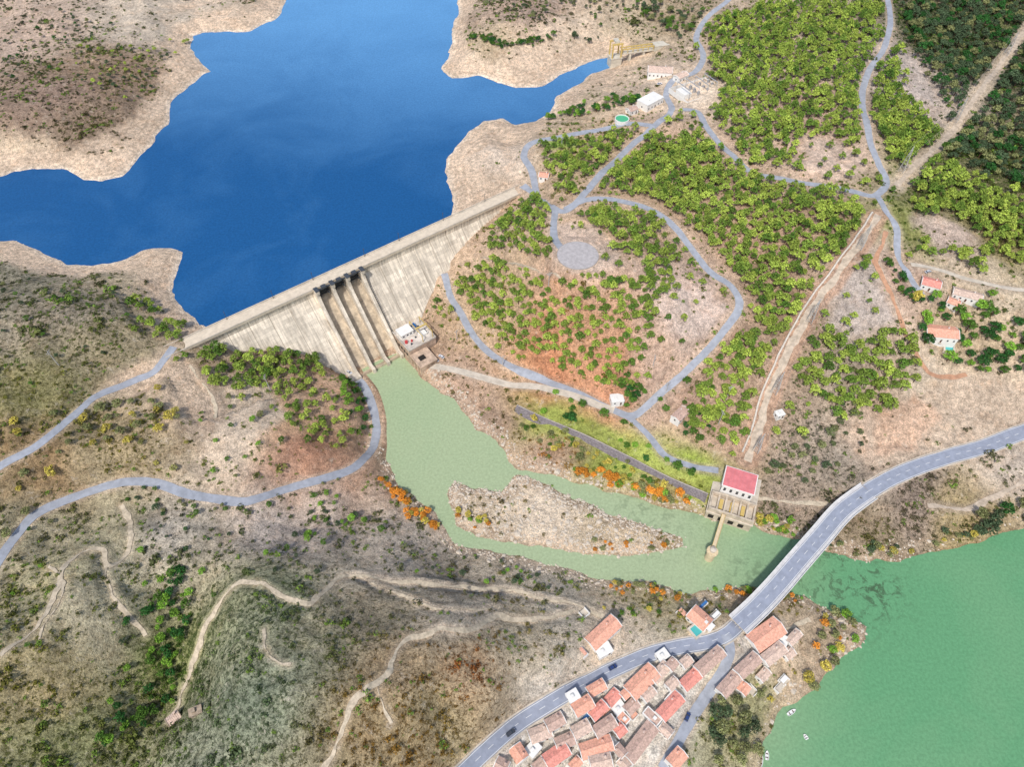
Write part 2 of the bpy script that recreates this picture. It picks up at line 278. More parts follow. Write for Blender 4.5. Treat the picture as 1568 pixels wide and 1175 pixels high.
# ------------------------------------------------------------------ node helpers
def newmat(name):
    m=bpy.data.materials.new(name); m.use_nodes=True; nt=m.node_tree; return m,nt,nt.nodes['Principled BSDF']
def ND(nt,t,**k):
    n=nt.nodes.new(t)
    for a,b in k.items(): setattr(n,a,b)
    return n
def mixc(nt,fac,a,b,bt='MIX'):
    n=ND(nt,'ShaderNodeMix',data_type='RGBA',blend_type=bt,clamp_factor=True)
    for s,val in ((n.inputs[0],fac),(n.inputs[6],a),(n.inputs[7],b)):
        if isinstance(val,bpy.types.NodeSocket): nt.links.new(val,s)
        elif isinstance(val,(int,float)) : s.default_value=val
        else: s.default_value=(*val,1) if len(val)==3 else val
    return n.outputs[2]
def mth(nt,op,a,b=0.0,c=None):
    n=ND(nt,'ShaderNodeMath',operation=op)
    for i,val in enumerate([a,b] if c is None else [a,b,c]):
        if isinstance(val,bpy.types.NodeSocket): nt.links.new(val,n.inputs[i])
        else: n.inputs[i].default_value=val
    return n.outputs[0]
def noise(nt,vec,scale,detail=4,rough=.55,dist=0):
    n=ND(nt,'ShaderNodeTexNoise'); n.inputs['Scale'].default_value=scale; n.inputs['Detail'].default_value=detail; n.inputs['Roughness'].default_value=rough; n.inputs['Distortion'].default_value=dist
    if vec is not None: nt.links.new(vec,n.inputs['Vector'])
    return n.outputs['Fac']
def mrange(nt,v,a,b,c,d,interp='SMOOTHSTEP'):
    n=ND(nt,'ShaderNodeMapRange',interpolation_type=interp)
    nt.links.new(v,n.inputs[0])
    for i,val in enumerate((a,b,c,d)):
        if isinstance(val,bpy.types.NodeSocket): nt.links.new(val,n.inputs[i+1])
        else: n.inputs[i+1].default_value=val
    return n.outputs[0]
def bump(nt,bs,h,st,dist=1.):
    b=ND(nt,'ShaderNodeBump'); b.inputs['Strength'].default_value=st; b.inputs['Distance'].default_value=dist
    nt.links.new(h,b.inputs['Height']); nt.links.new(b.outputs[0],bs.inputs['Normal'])
def gray(nt,v):
    n=ND(nt,'ShaderNodeCombineColor')
    for i in range(3): nt.links.new(v,n.inputs[i])
    return n.outputs[0]
KM=.88
def mat(name,col,rough=.85,var=.2,scale=.4,bmp=0,metal=0,spec=.3):
    m,nt,bs=newmat(name); tc=ND(nt,'ShaderNodeTexCoord').outputs['Object']
    n1=noise(nt,tc,scale,6,.65); f=mrange(nt,n1,.3,.7,1-var,1+var*.6)
    c=mixc(nt,1.0,tuple(lin(col)*KM),gray(nt,f),'MULTIPLY'); nt.links.new(c,bs.inputs['Base Color'])
    bs.inputs['Roughness'].default_value=rough; bs.inputs['Metallic'].default_value=metal; bs.inputs['Specular IOR Level'].default_value=spec
    if bmp: bump(nt,bs,noise(nt,tc,scale*6,4),bmp,.1)
    return m
def terrain_mat():
    m,nt,bs=newmat('hillside_soil'); pos=ND(nt,'ShaderNodeNewGeometry').outputs['Position']
    g=ND(nt,'ShaderNodeAttribute',attribute_name='gcol').outputs['Color']; s=ND(nt,'ShaderNodeAttribute',attribute_name='scol').outputs['Color']
    d=ND(nt,'ShaderNodeAttribute',attribute_name='dens').outputs['Fac']; bd=ND(nt,'ShaderNodeAttribute',attribute_name='band').outputs['Fac']
    n1=noise(nt,pos,.035,8,.65,.3); n2=noise(nt,pos,.35,6,.7); n3=noise(nt,pos,1.4,4,.7); n4=noise(nt,pos,.12,6,.75)
    f=mth(nt,'MULTIPLY',mrange(nt,n1,.3,.7,.82,1.18),mrange(nt,n2,.3,.7,.66,1.32))
    f=mth(nt,'MULTIPLY',f,mrange(nt,n3,.3,.7,.76,1.26))
    base=mixc(nt,1.0,g,gray(nt,f),'MULTIPLY')
    base=mixc(nt,mrange(nt,n4,.48,.7,0,.35),base,mixc(nt,1.0,base,(1.06,.86,.70),'MULTIPLY'))
    base=mixc(nt,mrange(nt,noise(nt,pos,.2,8,.8),.55,.68,0,.5),base,tuple(lin((226,212,192))*K))
    th=mth(nt,'SUBTRACT',.68,mth(nt,'MULTIPLY',d,.21))
    sm=mrange(nt,noise(nt,pos,.5,8,.82),th,mth(nt,'ADD',th,.045),0,1)
    sm=mth(nt,'MULTIPLY',sm,mrange(nt,d,0,.25,0,.8))
    dk=mrange(nt,n3,.3,.7,.5,1.2)
    base=mixc(nt,sm,base,mixc(nt,1.0,s,gray(nt,dk),'MULTIPLY'))
    sep=ND(nt,'ShaderNodeSeparateXYZ'); nt.links.new(pos,sep.inputs[0])
    zz=mth(nt,'ADD',sep.outputs[2],mth(nt,'MULTIPLY',n1,5.0))
    sw=mth(nt,'SINE',mth(nt,'MULTIPLY',zz,6.5)); st=mrange(nt,sw,-1,1,.92,1.04)
    base=mixc(nt,bd,base,mixc(nt,1.0,base,gray(nt,st),'MULTIPLY'))
    nt.links.new(base,bs.inputs['Base Color']); bs.inputs['Roughness'].default_value=.95; bs.inputs['Specular IOR Level'].default_value=.1
    h=mth(nt,'ADD',mth(nt,'MULTIPLY',n2,1.0),mth(nt,'MULTIPLY',n3,.35)); h=mth(nt,'ADD',h,mth(nt,'MULTIPLY',sm,.6))
    bump(nt,bs,h,.75,1.5); return m
# ------------------------------------------------------------------ mesh helpers
SC=bpy.context.scene; COL=SC.collection
def mesh_np(name,V,Fq,mats=(),mi=None,smooth_=False):
    me=bpy.data.meshes.new(name); V=np.asarray(V,np.float32); Fq=np.asarray(Fq,np.int32); k=Fq.shape[1]
    me.vertices.add(len(V)); me.vertices.foreach_set('co',V.ravel()); me.loops.add(Fq.size); me.loops.foreach_set('vertex_index',Fq.ravel())
    me.polygons.add(len(Fq)); me.polygons.foreach_set('loop_start',np.arange(len(Fq),dtype=np.int32)*k)
    if mi is not None: me.polygons.foreach_set('material_index',np.asarray(mi,np.int32))
    if smooth_: me.polygons.foreach_set('use_smooth',np.ones(len(Fq),bool))
    for m in mats: me.materials.append(m)
    me.update(calc_edges=True); me.validate(); return me
def link(name,me,parent=None,mw=None,col=None):
    o=bpy.data.objects.new(name,me); (col or COL).objects.link(o)
    if parent: o.parent=parent
    if mw is not None: o.matrix_local=mw
    return o
class MB:
    def __init__(s): s.v=[];s.f=[];s.m=[]
    def add(s,v,f,m=0):
        b=len(s.v); s.v+= [tuple(map(float,p)) for p in v]; s.f+=[tuple(i+b for i in q) for q in f]; s.m+=[m]*len(f)
    def box(s,x0,x1,y0,y1,z0,z1,m=0,tx=0,ty=0):
        v=[(x0,y0,z0),(x1,y0,z0),(x1,y1,z0),(x0,y1,z0),(x0+tx,y0+ty,z1),(x1-tx,y0+ty,z1),(x1-tx,y1-ty,z1),(x0+tx,y1-ty,z1)]
        s.add(v,[(3,2,1,0),(4,5,6,7),(0,1,5,4),(1,2,6,5),(2,3,7,6),(3,0,4,7)],m)
    def prism(s,prof,x0,x1,m=0):
        n=len(prof); v=[(x0,y,z) for y,z in prof]+[(x1,y,z) for y,z in prof]
        s.add(v,[tuple(range(n)),tuple(range(2*n-1,n-1,-1))]+[(i,i+n,(i+1)%n+n,(i+1)%n) for i in range(n)],m)
    def prismy(s,prof,y0,y1,m=0):
        n=len(prof); v=[(x,y0,z) for x,z in prof]+[(x,y1,z) for x,z in prof]
        s.add(v,[tuple(range(n)),tuple(range(2*n-1,n-1,-1))]+[(i,i+n,(i+1)%n+n,(i+1)%n) for i in range(n)],m)
    def tube(s,p0,p1,r0,r1=None,n=8,m=0):
        r1=r0 if r1 is None else r1; p0=Vector(p0);p1=Vector(p1); d=(p1-p0).normalized()
        a=d.orthogonal().normalized(); b=d.cross(a); v=[]
        for p,r in ((p0,r0),(p1,r1)):
            for i in range(n):
                t=2*math.pi*i/n; v.append(p+a*math.cos(t)*r+b*math.sin(t)*r)
        s.add(v,[tuple(range(n-1,-1,-1)),tuple(range(n,2*n))]+[(i,(i+1)%n,(i+1)%n+n,i+n) for i in range(n)],m)
    def mesh(s,name,mats):
        me=bpy.data.meshes.new(name); me.from_pydata(s.v,[],s.f); me.polygons.foreach_set('material_index',s.m)
        for m in mats: me.materials.append(m)
        me.update(); return me
    def obj(s,name,mats,parent=None,mw=None): return link(name,s.mesh(name,mats),parent,mw)
def empty(name,mw):
    o=bpy.data.objects.new(name,None); COL.objects.link(o); o.matrix_world=mw; o.empty_display_size=1; return o
def frame(x,y,z,ang): return Matrix.Translation((x,y,z))@Matrix.Rotation(ang,4,'Z')
# ------------------------------------------------------------------ terrain object
ny,nx=X.shape
idx=np.arange(nx*ny).reshape(ny,nx)
quads=np.stack([idx[:-1,:-1],idx[:-1,1:],idx[1:,1:],idx[1:,:-1]],-1).reshape(-1,4)
me=mesh_np('terrain',np.stack([X,Y,H],-1).reshape(-1,3),quads,[terrain_mat()],smooth_=True)
def vcol(me,name,arr):
    a=me.attributes.new(name,'FLOAT_COLOR','POINT'); o=np.ones((arr.shape[0],4),np.float32); o[:,:3]=arr; a.data.foreach_set('color',o.ravel())
vcol(me,'gcol',gcol.reshape(-1,3)); vcol(me,'scol',scol.reshape(-1,3))
for nme,ar in (('dens',dens),('band',band)):
    a=me.attributes.new(nme,'FLOAT','POINT'); a.data.foreach_set('value',ar.astype(np.float32).ravel())
link('terrain',me)
# ------------------------------------------------------------------ water
def water(name,mask,z,mt):
    q=mask[:-1,:-1]|mask[1:,1:]|mask[1:,:-1]|mask[:-1,1:]
    qs=quads[q.ravel()]; u,inv=np.unique(qs,return_inverse=True)
    V=np.stack([X.ravel()[u],Y.ravel()[u],np.full(len(u),z)],-1)
    link(name,mesh_np(name,V,inv.reshape(-1,4),[mt],smooth_=True))
def water_mat(name,ca,cb,grad,rough=.16,patches=False):
    m,nt,bs=newmat(name); pos=ND(nt,'ShaderNodeNewGeometry').outputs['Position']
    sep=ND(nt,'ShaderNodeSeparateXYZ'); nt.links.new(pos,sep.inputs[0])
    f=mrange(nt,mth(nt,'ADD',mth(nt,'MULTIPLY',sep.outputs[0],grad[0]),mth(nt,'MULTIPLY',sep.outputs[1],grad[1])),grad[2],grad[3],0,1)
    f=mth(nt,'ADD',f,mrange(nt,noise(nt,pos,.012,4,.6,.5),.3,.7,-.1,.1))
    c=mixc(nt,f,tuple(ca),tuple(cb))
    n=noise(nt,pos,.7,5,.75); c=mixc(nt,1.0,c,gray(nt,mrange(nt,n,.3,.7,.86,1.14)),'MULTIPLY')
    if patches:
        for (u,v,r0,r1,st) in ((1290,885,10,48,.6),(1350,905,4,16,.6),(1150,885,4,22,.35),(1000,790,4,45,.3)):
            px,py,_=at_z(u,v,0)
            vd=ND(nt,'ShaderNodeVectorMath',operation='DISTANCE'); nt.links.new(pos,vd.inputs[0]); vd.inputs[1].default_value=(px,py,0)
            near=mrange(nt,vd.outputs['Value'],r0,r1,1,0); wn=noise(nt,pos,.16,8,.78,.8)
            c=mixc(nt,mth(nt,'MULTIPLY',mrange(nt,wn,.50,.58,0,st),near),c,tuple(lin((70,85,62))*K))
    nt.links.new(c,bs.inputs['Base Color']); bs.inputs['Roughness'].default_value=rough; bs.inputs['IOR'].default_value=1.33
    bump(nt,bs,noise(nt,pos,.8,5,.65),.15,.3); return m
wr=water_mat('reservoir_water_blue',lin((30,86,138)),lin((96,152,200)),(.12,1,370,740))  # paler blue far end: sky reflection and haze painted into the water colour
wv=water_mat('river_water_green',lin((172,188,148))*.88,lin((106,162,116))*.88,(1,-.35,20,150),patches=True)
water('reservoir_water',(sR<11)&~((lt<-1)&(ls>-5)&(ls<DLEN+5)),ZR,wr)
water('river_water',(sV<6),0.0,wv)
# ------------------------------------------------------------------ road surfaces
M_asph=mat('asphalt_weathered',(172,176,184),.9,.18,.3,.2); M_main=mat('asphalt_main',(160,166,180),.85,.14,.3,.2)
M_conc=mat('concrete_pale',(216,204,186),.9,.2,.25,.2); M_track=mat('dirt_track',(208,190,168),.95,.3,.35,.3); M_trail=mat('dirt_trail',(210,194,168),.95,.32,.5,.3)
M_orange=mat('clay_track',(208,160,128),.95,.25,.4,.3); M_white=mat('white_paint',(238,238,235),.7,.05,.5)
RM={'asph':M_asph,'main':M_main,'conc':M_conc,'track':M_track,'trail':M_trail,'orange':M_orange,'bridge':M_main}
def ribbon(name,p,o0,o1,dz,mt,fixz=None,n=5,jit=0,dash=None,parent=None):
    N=normals(p); L=np.arange(len(p)); offs=np.linspace(0,1,n); V=[]
    j0=jit*(vn(L*1.,L*0.,3,3)+vn(L*1.,L*0.,11,4)-1) if jit else 0; j1=jit*(vn(L*1.,L*0.,4,9)+vn(L*1.,L*0.,13,8)-1) if jit else 0
    for t in offs:
        o=(o0+j0)*(1-t)+(o1+j1)*t; xy=p[:,:2]+N*np.broadcast_to(np.asarray(o).reshape(-1,1) if jit else o,(len(p),1))
        z=np.full(len(p),fixz) if fixz is not None else sample(xy[:,0],xy[:,1])
        V.append(np.column_stack([xy,z+dz]))
    V=np.stack(V,1); m=len(p); id_=np.arange(m*n).reshape(m,n)
    q=np.stack([id_[:-1,:-1],id_[1:,:-1],id_[1:,1:],id_[:-1,1:]],-1)[:, ::-1]
    if dash: q=q[(np.arange(m-1)%dash[0])<dash[1]]
    return link(name,mesh_np(name,V.reshape(-1,3),q.reshape(-1,4)[:,::-1],[mt]),parent)
cnt=0
for p,w_,k in roads:
    if k=='bridge': continue
    cnt+=1; nm={'asph':'road','main':'road','conc':'road','track':'dirt_track','trail':'dirt_path','orange':'dirt_track'}[k]
    jit={'trail':1.1,'track':1.2,'orange':1.0}.get(k,.35)
    r=ribbon(nm,p,-w_/2,w_/2,.13+.008*cnt,RM[k],jit=jit,n=7 if w_>4 else 4)
    if k=='main':
        dz=.16+.008*cnt
        ribbon('center_line',p,-.1,.1,dz,M_white,n=2,dash=(7,3),parent=r)
        for o in (-w_/2+.5,w_/2-.5): ribbon('edge_line',p,o-.12,o+.12,dz,M_white,n=2,parent=r)
        for sgn in (-1,1): ribbon('kerb',p,min(sgn*(w_/2+.1),sgn*(w_/2+.8)),max(sgn*(w_/2+.1),sgn*(w_/2+.8)),dz+.1,M_conc,n=2,parent=r)
mb=MB()
mb.add([(math.cos(a)*12.5,math.sin(a)*12.5,0) for a in np.linspace(0,2*math.pi,48,endpoint=False)],[tuple(range(48))],0)
for i in range(48):
    a0,a1=[2*math.pi*k/48 for k in (i,i+1)]
    mb.add([(math.cos(a)*r,math.sin(a)*r,z) for a,r,z in ((a0,12.5,0),(a1,12.5,0),(a1,12.5,.1),(a0,12.5,.1),(a0,12.8,.1),(a1,12.8,.1),(a1,12.8,-1),(a0,12.8,-1))],[(0,1,2,3),(3,2,5,4),(4,5,6,7)],1)
mb.obj('turning_circle',[mat('asphalt_circle',(190,184,182),.9,.2,.4),mat('circle_edge',(180,172,166),.9,.15,.4)],mw=frame(cc_[0],cc_[1],float(sample(cc_[0],cc_[1])[0])+.42,0))
# ------------------------------------------------------------------ dam
def dam_mat():
    m,nt,bs=newmat('dam_concrete'); tc=ND(nt,'ShaderNodeTexCoord').outputs['Object']; sep=ND(nt,'ShaderNodeSeparateXYZ'); nt.links.new(tc,sep.inputs[0])
    fx=mth(nt,'FRACT',mth(nt,'DIVIDE',sep.outputs[0],13.0)); jx=mth(nt,'ABSOLUTE',mth(nt,'SUBTRACT',fx,.5)); jl=mrange(nt,jx,.478,.497,0,1)
    fz=mth(nt,'FRACT',mth(nt,'DIVIDE',sep.outputs[2],2.0)); jz=mrange(nt,mth(nt,'ABSOLUTE',mth(nt,'SUBTRACT',fz,.5)),.42,.5,0,.5)
    mp=ND(nt,'ShaderNodeMapping'); nt.links.new(tc,mp.inputs[0]); mp.inputs['Scale'].default_value=(.55,.03,.05)
    stn=noise(nt,mp.outputs[0],1.0,8,.7); n1=noise(nt,tc,.06,8,.7); n2=noise(nt,tc,.7,5,.7)
    wn=ND(nt,'ShaderNodeTexWhiteNoise',noise_dimensions='2D'); cb=ND(nt,'ShaderNodeCombineXYZ')
    nt.links.new(mth(nt,'FLOOR',mth(nt,'DIVIDE',sep.outputs[0],6.5)),cb.inputs[0]); nt.links.new(mth(nt,'FLOOR',mth(nt,'DIVIDE',sep.outputs[2],2.0)),cb.inputs[1]); nt.links.new(cb.outputs[0],wn.inputs['Vector'])
    f=mth(nt,'MULTIPLY',mrange(nt,stn,.35,.65,.68,1.1),mrange(nt,n1,.3,.7,.86,1.1)); f=mth(nt,'MULTIPLY',f,mrange(nt,n2,.3,.7,.9,1.08))
    f=mth(nt,'MULTIPLY',f,mrange(nt,wn.outputs['Value'],0,1,.86,1.08))
    c=mixc(nt,1.0,tuple(lin((244,230,208))*.88),gray(nt,f),'MULTIPLY')
    c=mixc(nt,mth(nt,'MAXIMUM',mth(nt,'MULTIPLY',jl,.7),mth(nt,'MULTIPLY',jz,.4)),c,tuple(lin((130,115,95))*K))
    c=mixc(nt,mrange(nt,noise(nt,mp.outputs[0],2.3,6,.75),.53,.66,0,.55),c,tuple(lin((152,134,112))*K))
    nt.links.new(c,bs.inputs['Base Color']); bs.inputs['Roughness'].default_value=.9; bump(nt,bs,n2,.3,.2); return m
M_dam=dam_mat(); M_steel=mat('gate_steel',(88,92,98),.5,.2,1.,metal=.3); M_deck=mat('crest_paving',(228,212,188),.9,.15,.3); M_yel=mat('yellow_paint',(218,190,115),.6,.1,1); M_dark=mat('dark_opening',(50,46,42),.9,.1,1)
M_chute=mat('chute_concrete',(212,194,168),.9,.35,.25,.3)
DANG=math.atan2(dy_,dx_)
dam=empty('concrete_dam',frame(DL[0],DL[1],0,DANG))
SA,SB=84.,116.
mb=MB()
prof=[(2,-8),(2,49),(-5,49),(-5,44),(-5-(44+8)*SL,-8)]
mb.prism(prof,-8,SA,0); mb.prism(prof,SB,DLEN+6,0)
mb.obj('dam_body',[M_dam],dam)
mb=MB()
mb.prism([(2.0,-8),(2,37),(1,39),(-.8,40),(-3.5,39.2),(-6,37.4),(-9,34.0),(-37,.4),(-41,-.4),(-45,1.8),(-46,-8)],SA,SB,0)
mb.obj('spillway_chute',[M_chute],dam)
mb=MB()
pw=[(3.5,-8),(3.5,48.9),(-9,48.9),(-10,44.5),(-13,39),(-42,3.4),(-47,3.6),(-48,-8)]
PX=np.linspace(SA,SB,4)
for i,x in enumerate(PX): mb.prism(pw,x-1.1,x+1.1,0)
mb.obj('spillway_piers',[M_dam],dam)
mb=MB()
for i in range(3):
    a,b=PX[i]+1.12,PX[i+1]-1.12
    arc=[(-1.0-1.6*math.sin(t), 39.9+6*t) for t in np.linspace(0,1.2,8)]
    mb.prism(arc+[(y-.35,z) for y,z in arc[::-1]],a,b,0)
    for k in range(3):
        z=41+2.*k; mb.box(a,b,-3.4-.2*k,-2.9-.2*k,z,z+.35,0)
    for xx in (a+1.2,b-1.5): mb.tube((xx,-3,42),(xx,-8.5,44.5),.3,m=0); mb.tube((xx,-3,45),(xx,-8.5,44.5),.3,m=0)
mb.obj('radial_gates',[M_steel],dam)
mb=MB()
mb.box(-10,DLEN+7,-6.1,3.1,49.0,50.0,0)
for y0,y1 in ((-6.1,-5.7),(2.7,3.1)): mb.box(-10,DLEN+7,y0,y1,50.0,51.05,1)
for y0,y1 in ((-5.7,-4.7),(1.7,2.7)): mb.box(-10,DLEN+7,y0,y1,50.0,50.15,1)
for k in range(int(DLEN/4)): mb.box(k*4,k*4+.4,-6.0,-5.2,48.1,48.99,1)
mb.obj('crest_roadway',[M_deck,M_conc],dam)
mb=MB()
for x in PX: mb.box(x-1.1,x+1.1,-10.5,-6.3,48.9,51.6,0); mb.box(x-1.3,x+1.3,-10.7,-6.15,51.6,51.9,1)
for x in PX[:-1]: mb.box(x+1.15,x+9.4,-8.6,-7.6,50.2,50.8,1); mb.box(x+3.6,x+6.6,-9.4,-6.9,50.8,52.2,1)
mb.obj('gate_hoist_houses',[M_conc,M_steel],dam)
mb=MB()
for x in (SA+3,SB+8,30,60,150,185,220): mb.tube((x,2.2,50.1),(x,2.2,57),.15,.1,6,0); mb.box(x-.15,x+.15,1.0,2.2,56.9,57.05,0)
mb.obj('crest_lamp_posts',[M_steel],dam)
mb=MB()
for k in range(40):
    z=3+k; y=-5-(44-z)*SL; mb.box(SB+1.3,SB+2.7,y-1.6,y+1.,z-1,z,0)
mb.box(SA-6,SA-1.15,-47,-38,-6,3.5,0); mb.obj('toe_stairway',[M_conc],dam)
# ------------------------------------------------------------------ power station at the dam toe
M_wall=mat('white_render',(246,243,236),.85,.08,.3); M_glass=mat('window_glass',(50,60,70),.15,.1,1,spec=.8); M_red=mat('red_paint',(205,75,75),.6,.1,1); M_blue=mat('blue_paint',(70,125,185),.6,.1,1)
ph=empty('power_station',frame(DL[0],DL[1],0,DANG))
mb=MB(); mb.box(SB+1.6,SB+22,-55,-35,-6,13,0); mb.box(SB+1.3,SB+22.3,-55.3,-34.7,13,13.5,1)
mb.box(SB+1.3,SB+22.3,-55.3,-54.9,13.5,14.3,1); mb.box(SB+1.3,SB+1.7,-54.9,-34.7,13.5,14.3,1); mb.box(SB+21.9,SB+22.3,-54.9,-34.7,13.5,14.3,1)
mb.obj('main_hall',[mat('station_concrete',(200,175,153),.9,.35,.3),mat('station_roof',(218,208,195),.9,.3,.25)],ph)
mb=MB(); mb.box(SB+3,SB+12,-44,-37,13.5,17,0); mb.box(SB+2.7,SB+12.3,-44.3,-36.7,17,17.3,0); mb.box(SB+14,SB+19,-50,-46,13.5,15.4,0)
for x in (SB+4,SB+7,SB+9.5): mb.box(x,x+1.2,-44.05,-43.9,14.6,15.9,1)
mb.tube((SB+4,-48,13.5),(SB+4,-48,15.2),1.1,m=2); mb.tube((SB+7.5,-49,13.5),(SB+7.5,-49,14.8),.7,m=2); mb.box(SB+15,SB+16.6,-40,-37,13.5,15.6,3)
for x in (SB+13,SB+20.5):
    mb.box(x,x+.4,-54,-53.6,13.5,19,4); mb.box(x,x+.4,-38,-37.6,13.5,19,4); mb.box(x,x+.4,-54,-37.6,19,19.5,4)
mb.box(SB+12.8,SB+21.2,-47,-46,19.5,20.2,4)
for k in range(12): q=rs.rand(2); mb.box(SB+3+q[0]*17,SB+4+q[0]*17,-53+q[1]*16,-52.2+q[1]*16,13.5,14.2+rs.rand(),int(rs.randint(0,2)))
mb.obj('roof_plant',[M_wall,M_glass,M_red,M_blue,M_yel],ph)
mb=MB()
for k in range(4): mb.box(SB+1.5,SB+14,-55.4-4*k-1.3,-55.4-4*k,-6,9,0)
mb.box(SB+6,SB+14,-68.7,-55.45,-6,8.5,0); mb.box(SB+1.2,SB+14.3,-69,-55.35,9,9.8,0); mb.box(SB+4.5,SB+9,-64,-60,9.8,9.9,1)
for y in np.linspace(-68.5,-56,8): mb.tube((SB+1.5,y,9.8),(SB+1.5,y,10.9),.06,n=5,m=0)
mb.tube((SB+1.5,-68.5,10.9),(SB+1.5,-56,10.9),.06,n=5,m=0)
for k in range(5): mb.box(SB+1.45,SB+1.62,-52.5+k*3.4,-50.5+k*3.4,6,8.5,1)
mb.obj('tailrace_piers',[mat('tailrace_concrete',(210,184,160),.9,.35,.3),M_dark],ph)
excl=[]
x,y=dworld(SB+12,-48); excl.append((x,y,19)); x,y=dworld(SB+8,-62); excl.append((x,y,12))
# ------------------------------------------------------------------ bridge
br=empty('road_bridge',Matrix.Identity(4))
def boxrib(mb,p,o0,o1,z0,z1,m=0):
    N=normals(p); a=p[:,:2]+N*o0; b=p[:,:2]+N*o1; n=len(p); v=[]
    for i in range(n): v+=[(*a[i],z0),(*b[i],z0),(*b[i],z1),(*a[i],z1)]
    f=[(3,2,1,0),(4*n-4,4*n-3,4*n-2,4*n-1)]
    for i in range(n-1):
        c=4*i; f+=[(c,c+1,c+5,c+4),(c+1,c+2,c+6,c+5),(c+2,c+3,c+7,c+6),(c+3,c,c+4,c+7)]
    mb.add(v,f,m)
pb=spline(np.vstack([r_br[::10],r_br[-1:]]),3.0); pb[:,2]=13
mb=MB(); boxrib(mb,pb,-6,6,12.3,12.98,0)
for o in (-3.8,-1.3,1.3,3.8): boxrib(mb,pb,o-.35,o+.35,10.9,12.29,0)
mb.obj('deck_and_girders',[M_conc],br)
ribbon('roadway',r_br,-4,4,.09,M_main,fixz=13,n=3,parent=br)
ribbon('center_line',r_br,-.1,.1,.1,M_white,fixz=13.01,n=2,dash=(7,3),parent=br)
for o in (-3.6,3.6): ribbon('edge_line',r_br,o-.12,o+.12,.1,M_white,fixz=13.01,n=2,parent=br)
M_bw=mat('bridge_white_concrete',(244,242,238),.8,.1,.4)
mb=MB()
for sg in (-1,1):
    boxrib(mb,pb,*(sorted((sg*4.05,sg*5.6))),12.99,13.22,1); boxrib(mb,pb,*(sorted((sg*5.62,sg*5.95))),12.99,13.7,0)
    boxrib(mb,pb,*(sorted((sg*5.7,sg*5.86))),14.1,14.25,0)
    N=normals(pb)
    for i in range(len(pb)):
        c=pb[i,:2]+N[i]*sg*5.78; mb.box(c[0]-.1,c[0]+.1,c[1]-.1,c[1]+.1,13.7,14.1,0)
mb.obj('footways_and_parapets',[M_bw,mat('footway',(216,214,212),.85,.15,.4)],br)
mb=MB(); L=len(pb); N=normals(pb)
for fr in np.linspace(.06,.94,8):
    i=int(fr*(L-1)); c=pb[i,:2]
    for o in (-3.2,3.2):
        q=c+N[i]*o; mb.tube((q[0],q[1],-6),(q[0],q[1],10.2),.8,n=14)
    a=c+N[i]*5; b=c-N[i]*5; t=np.array([N[i][1],-N[i][0]])*.9
    mb.add([(*(a+t),10.1),(*(a-t),10.1),(*(b-t),10.1),(*(b+t),10.1),(*(a+t),10.89),(*(a-t),10.89),(*(b-t),10.89),(*(b+t),10.89)],[(3,2,1,0),(4,5,6,7),(0,1,5,4),(1,2,6,5),(2,3,7,6),(3,0,4,7)],0)
mb.obj('piers',[M_conc],br)
# ------------------------------------------------------------------ pumping station + intake tower
A0=at_z(1105,742,18);B0=at_z(1152,757,18);C0=at_z(1162,730,18)
o_=(A0+C0)/2; ang=math.atan2(B0[1]-A0[1],B0[0]-A0[0]); LX=np.linalg.norm(B0-A0)/2; LY=np.linalg.norm(C0-B0)/2
pst=empty('pumping_station',frame(o_[0],o_[1],0,ang)); excl.append((o_[0],o_[1],15)); excl.append((o_[0]+math.sin(ang)*14,o_[1]-math.cos(ang)*14,13))
M_rroof=mat('red_roof_sheet',(230,136,138),.7,.15,.4); M_pcon=mat('pump_concrete',(210,194,172),.9,.3,.3)
mb=MB(); mb.box(-LX,LX,-LY,LY,6,17.4,0); mb.box(-LX-.6,LX+.6,-LY-.6,LY+.6,17.4,17.9,1); mb.box(-LX-.1,LX+.1,-LY-.1,LY+.1,17.9,18.1,2)
for k in range(5):
    x=-LX+1.2+k*(2*LX-3.2)/4; mb.box(x,x+1.3,-LY-.06,-LY+.1,12.5,15.5,3); mb.box(x,x+1.3,LY-.1,LY+.06,12.5,15.5,3)
for k in range(3): mb.box(-LX-.06,-LX+.1,-LY+1+k*3.2,-LY+2.4+k*3.2,12.5,15.5,3)
for k in range(8): x=-LX+k*2*LX/8+.6; mb.box(x,x+.12,-LY,LY,18.1,18.22,2)
mb.obj('pump_hall',[M_wall,M_wall,M_rroof,M_glass],pst)
mb=MB(); W_=LX+4
mb.box(-W_,W_,-LY-13,-LY-.7,-5,7,0); mb.box(-W_-.5,W_+.5,-LY-13.5,LY+5,7,7.6,1)
mb.box(-W_,W_,-LY-.65,LY+4,-3,6.95,0)
for k in range(7):
    x=-W_+k*(2*W_-1)/6; mb.box(x,x+1.,-LY-11.85,-LY-2.25,7.6,10.6,0)
mb.box(-W_,W_,-LY-12.9,-LY-11.9,7.6,11.3,0); mb.box(-W_,W_,-LY-2.2,-LY-1.2,7.6,11.3,0)
for k in range(3): mb.box(-W_+5.3+k*6,-W_+7.3+k*6,-LY-10,-LY-4,7.6,9.4,2)
for k in range(4): mb.box(-W_+1.5+k*5.5,-W_+4.5+k*5.5,-LY-13.06,-LY-12.9,1.5,5,3)
mb.obj('intake_block',[M_pcon,M_conc,M_yel,M_dark],pst)
g0=at_z(1110,783,9); g1=at_z(1091,845,9)
wk=empty('intake_tower',frame(g1[0],g1[1],0,math.atan2((g1-g0)[1],(g1-g0)[0]))); Lw=np.linalg.norm((g1-g0)[:2])
mb=MB(); mb.box(-Lw,-2.6,-1.,1.,8.4,9,0)
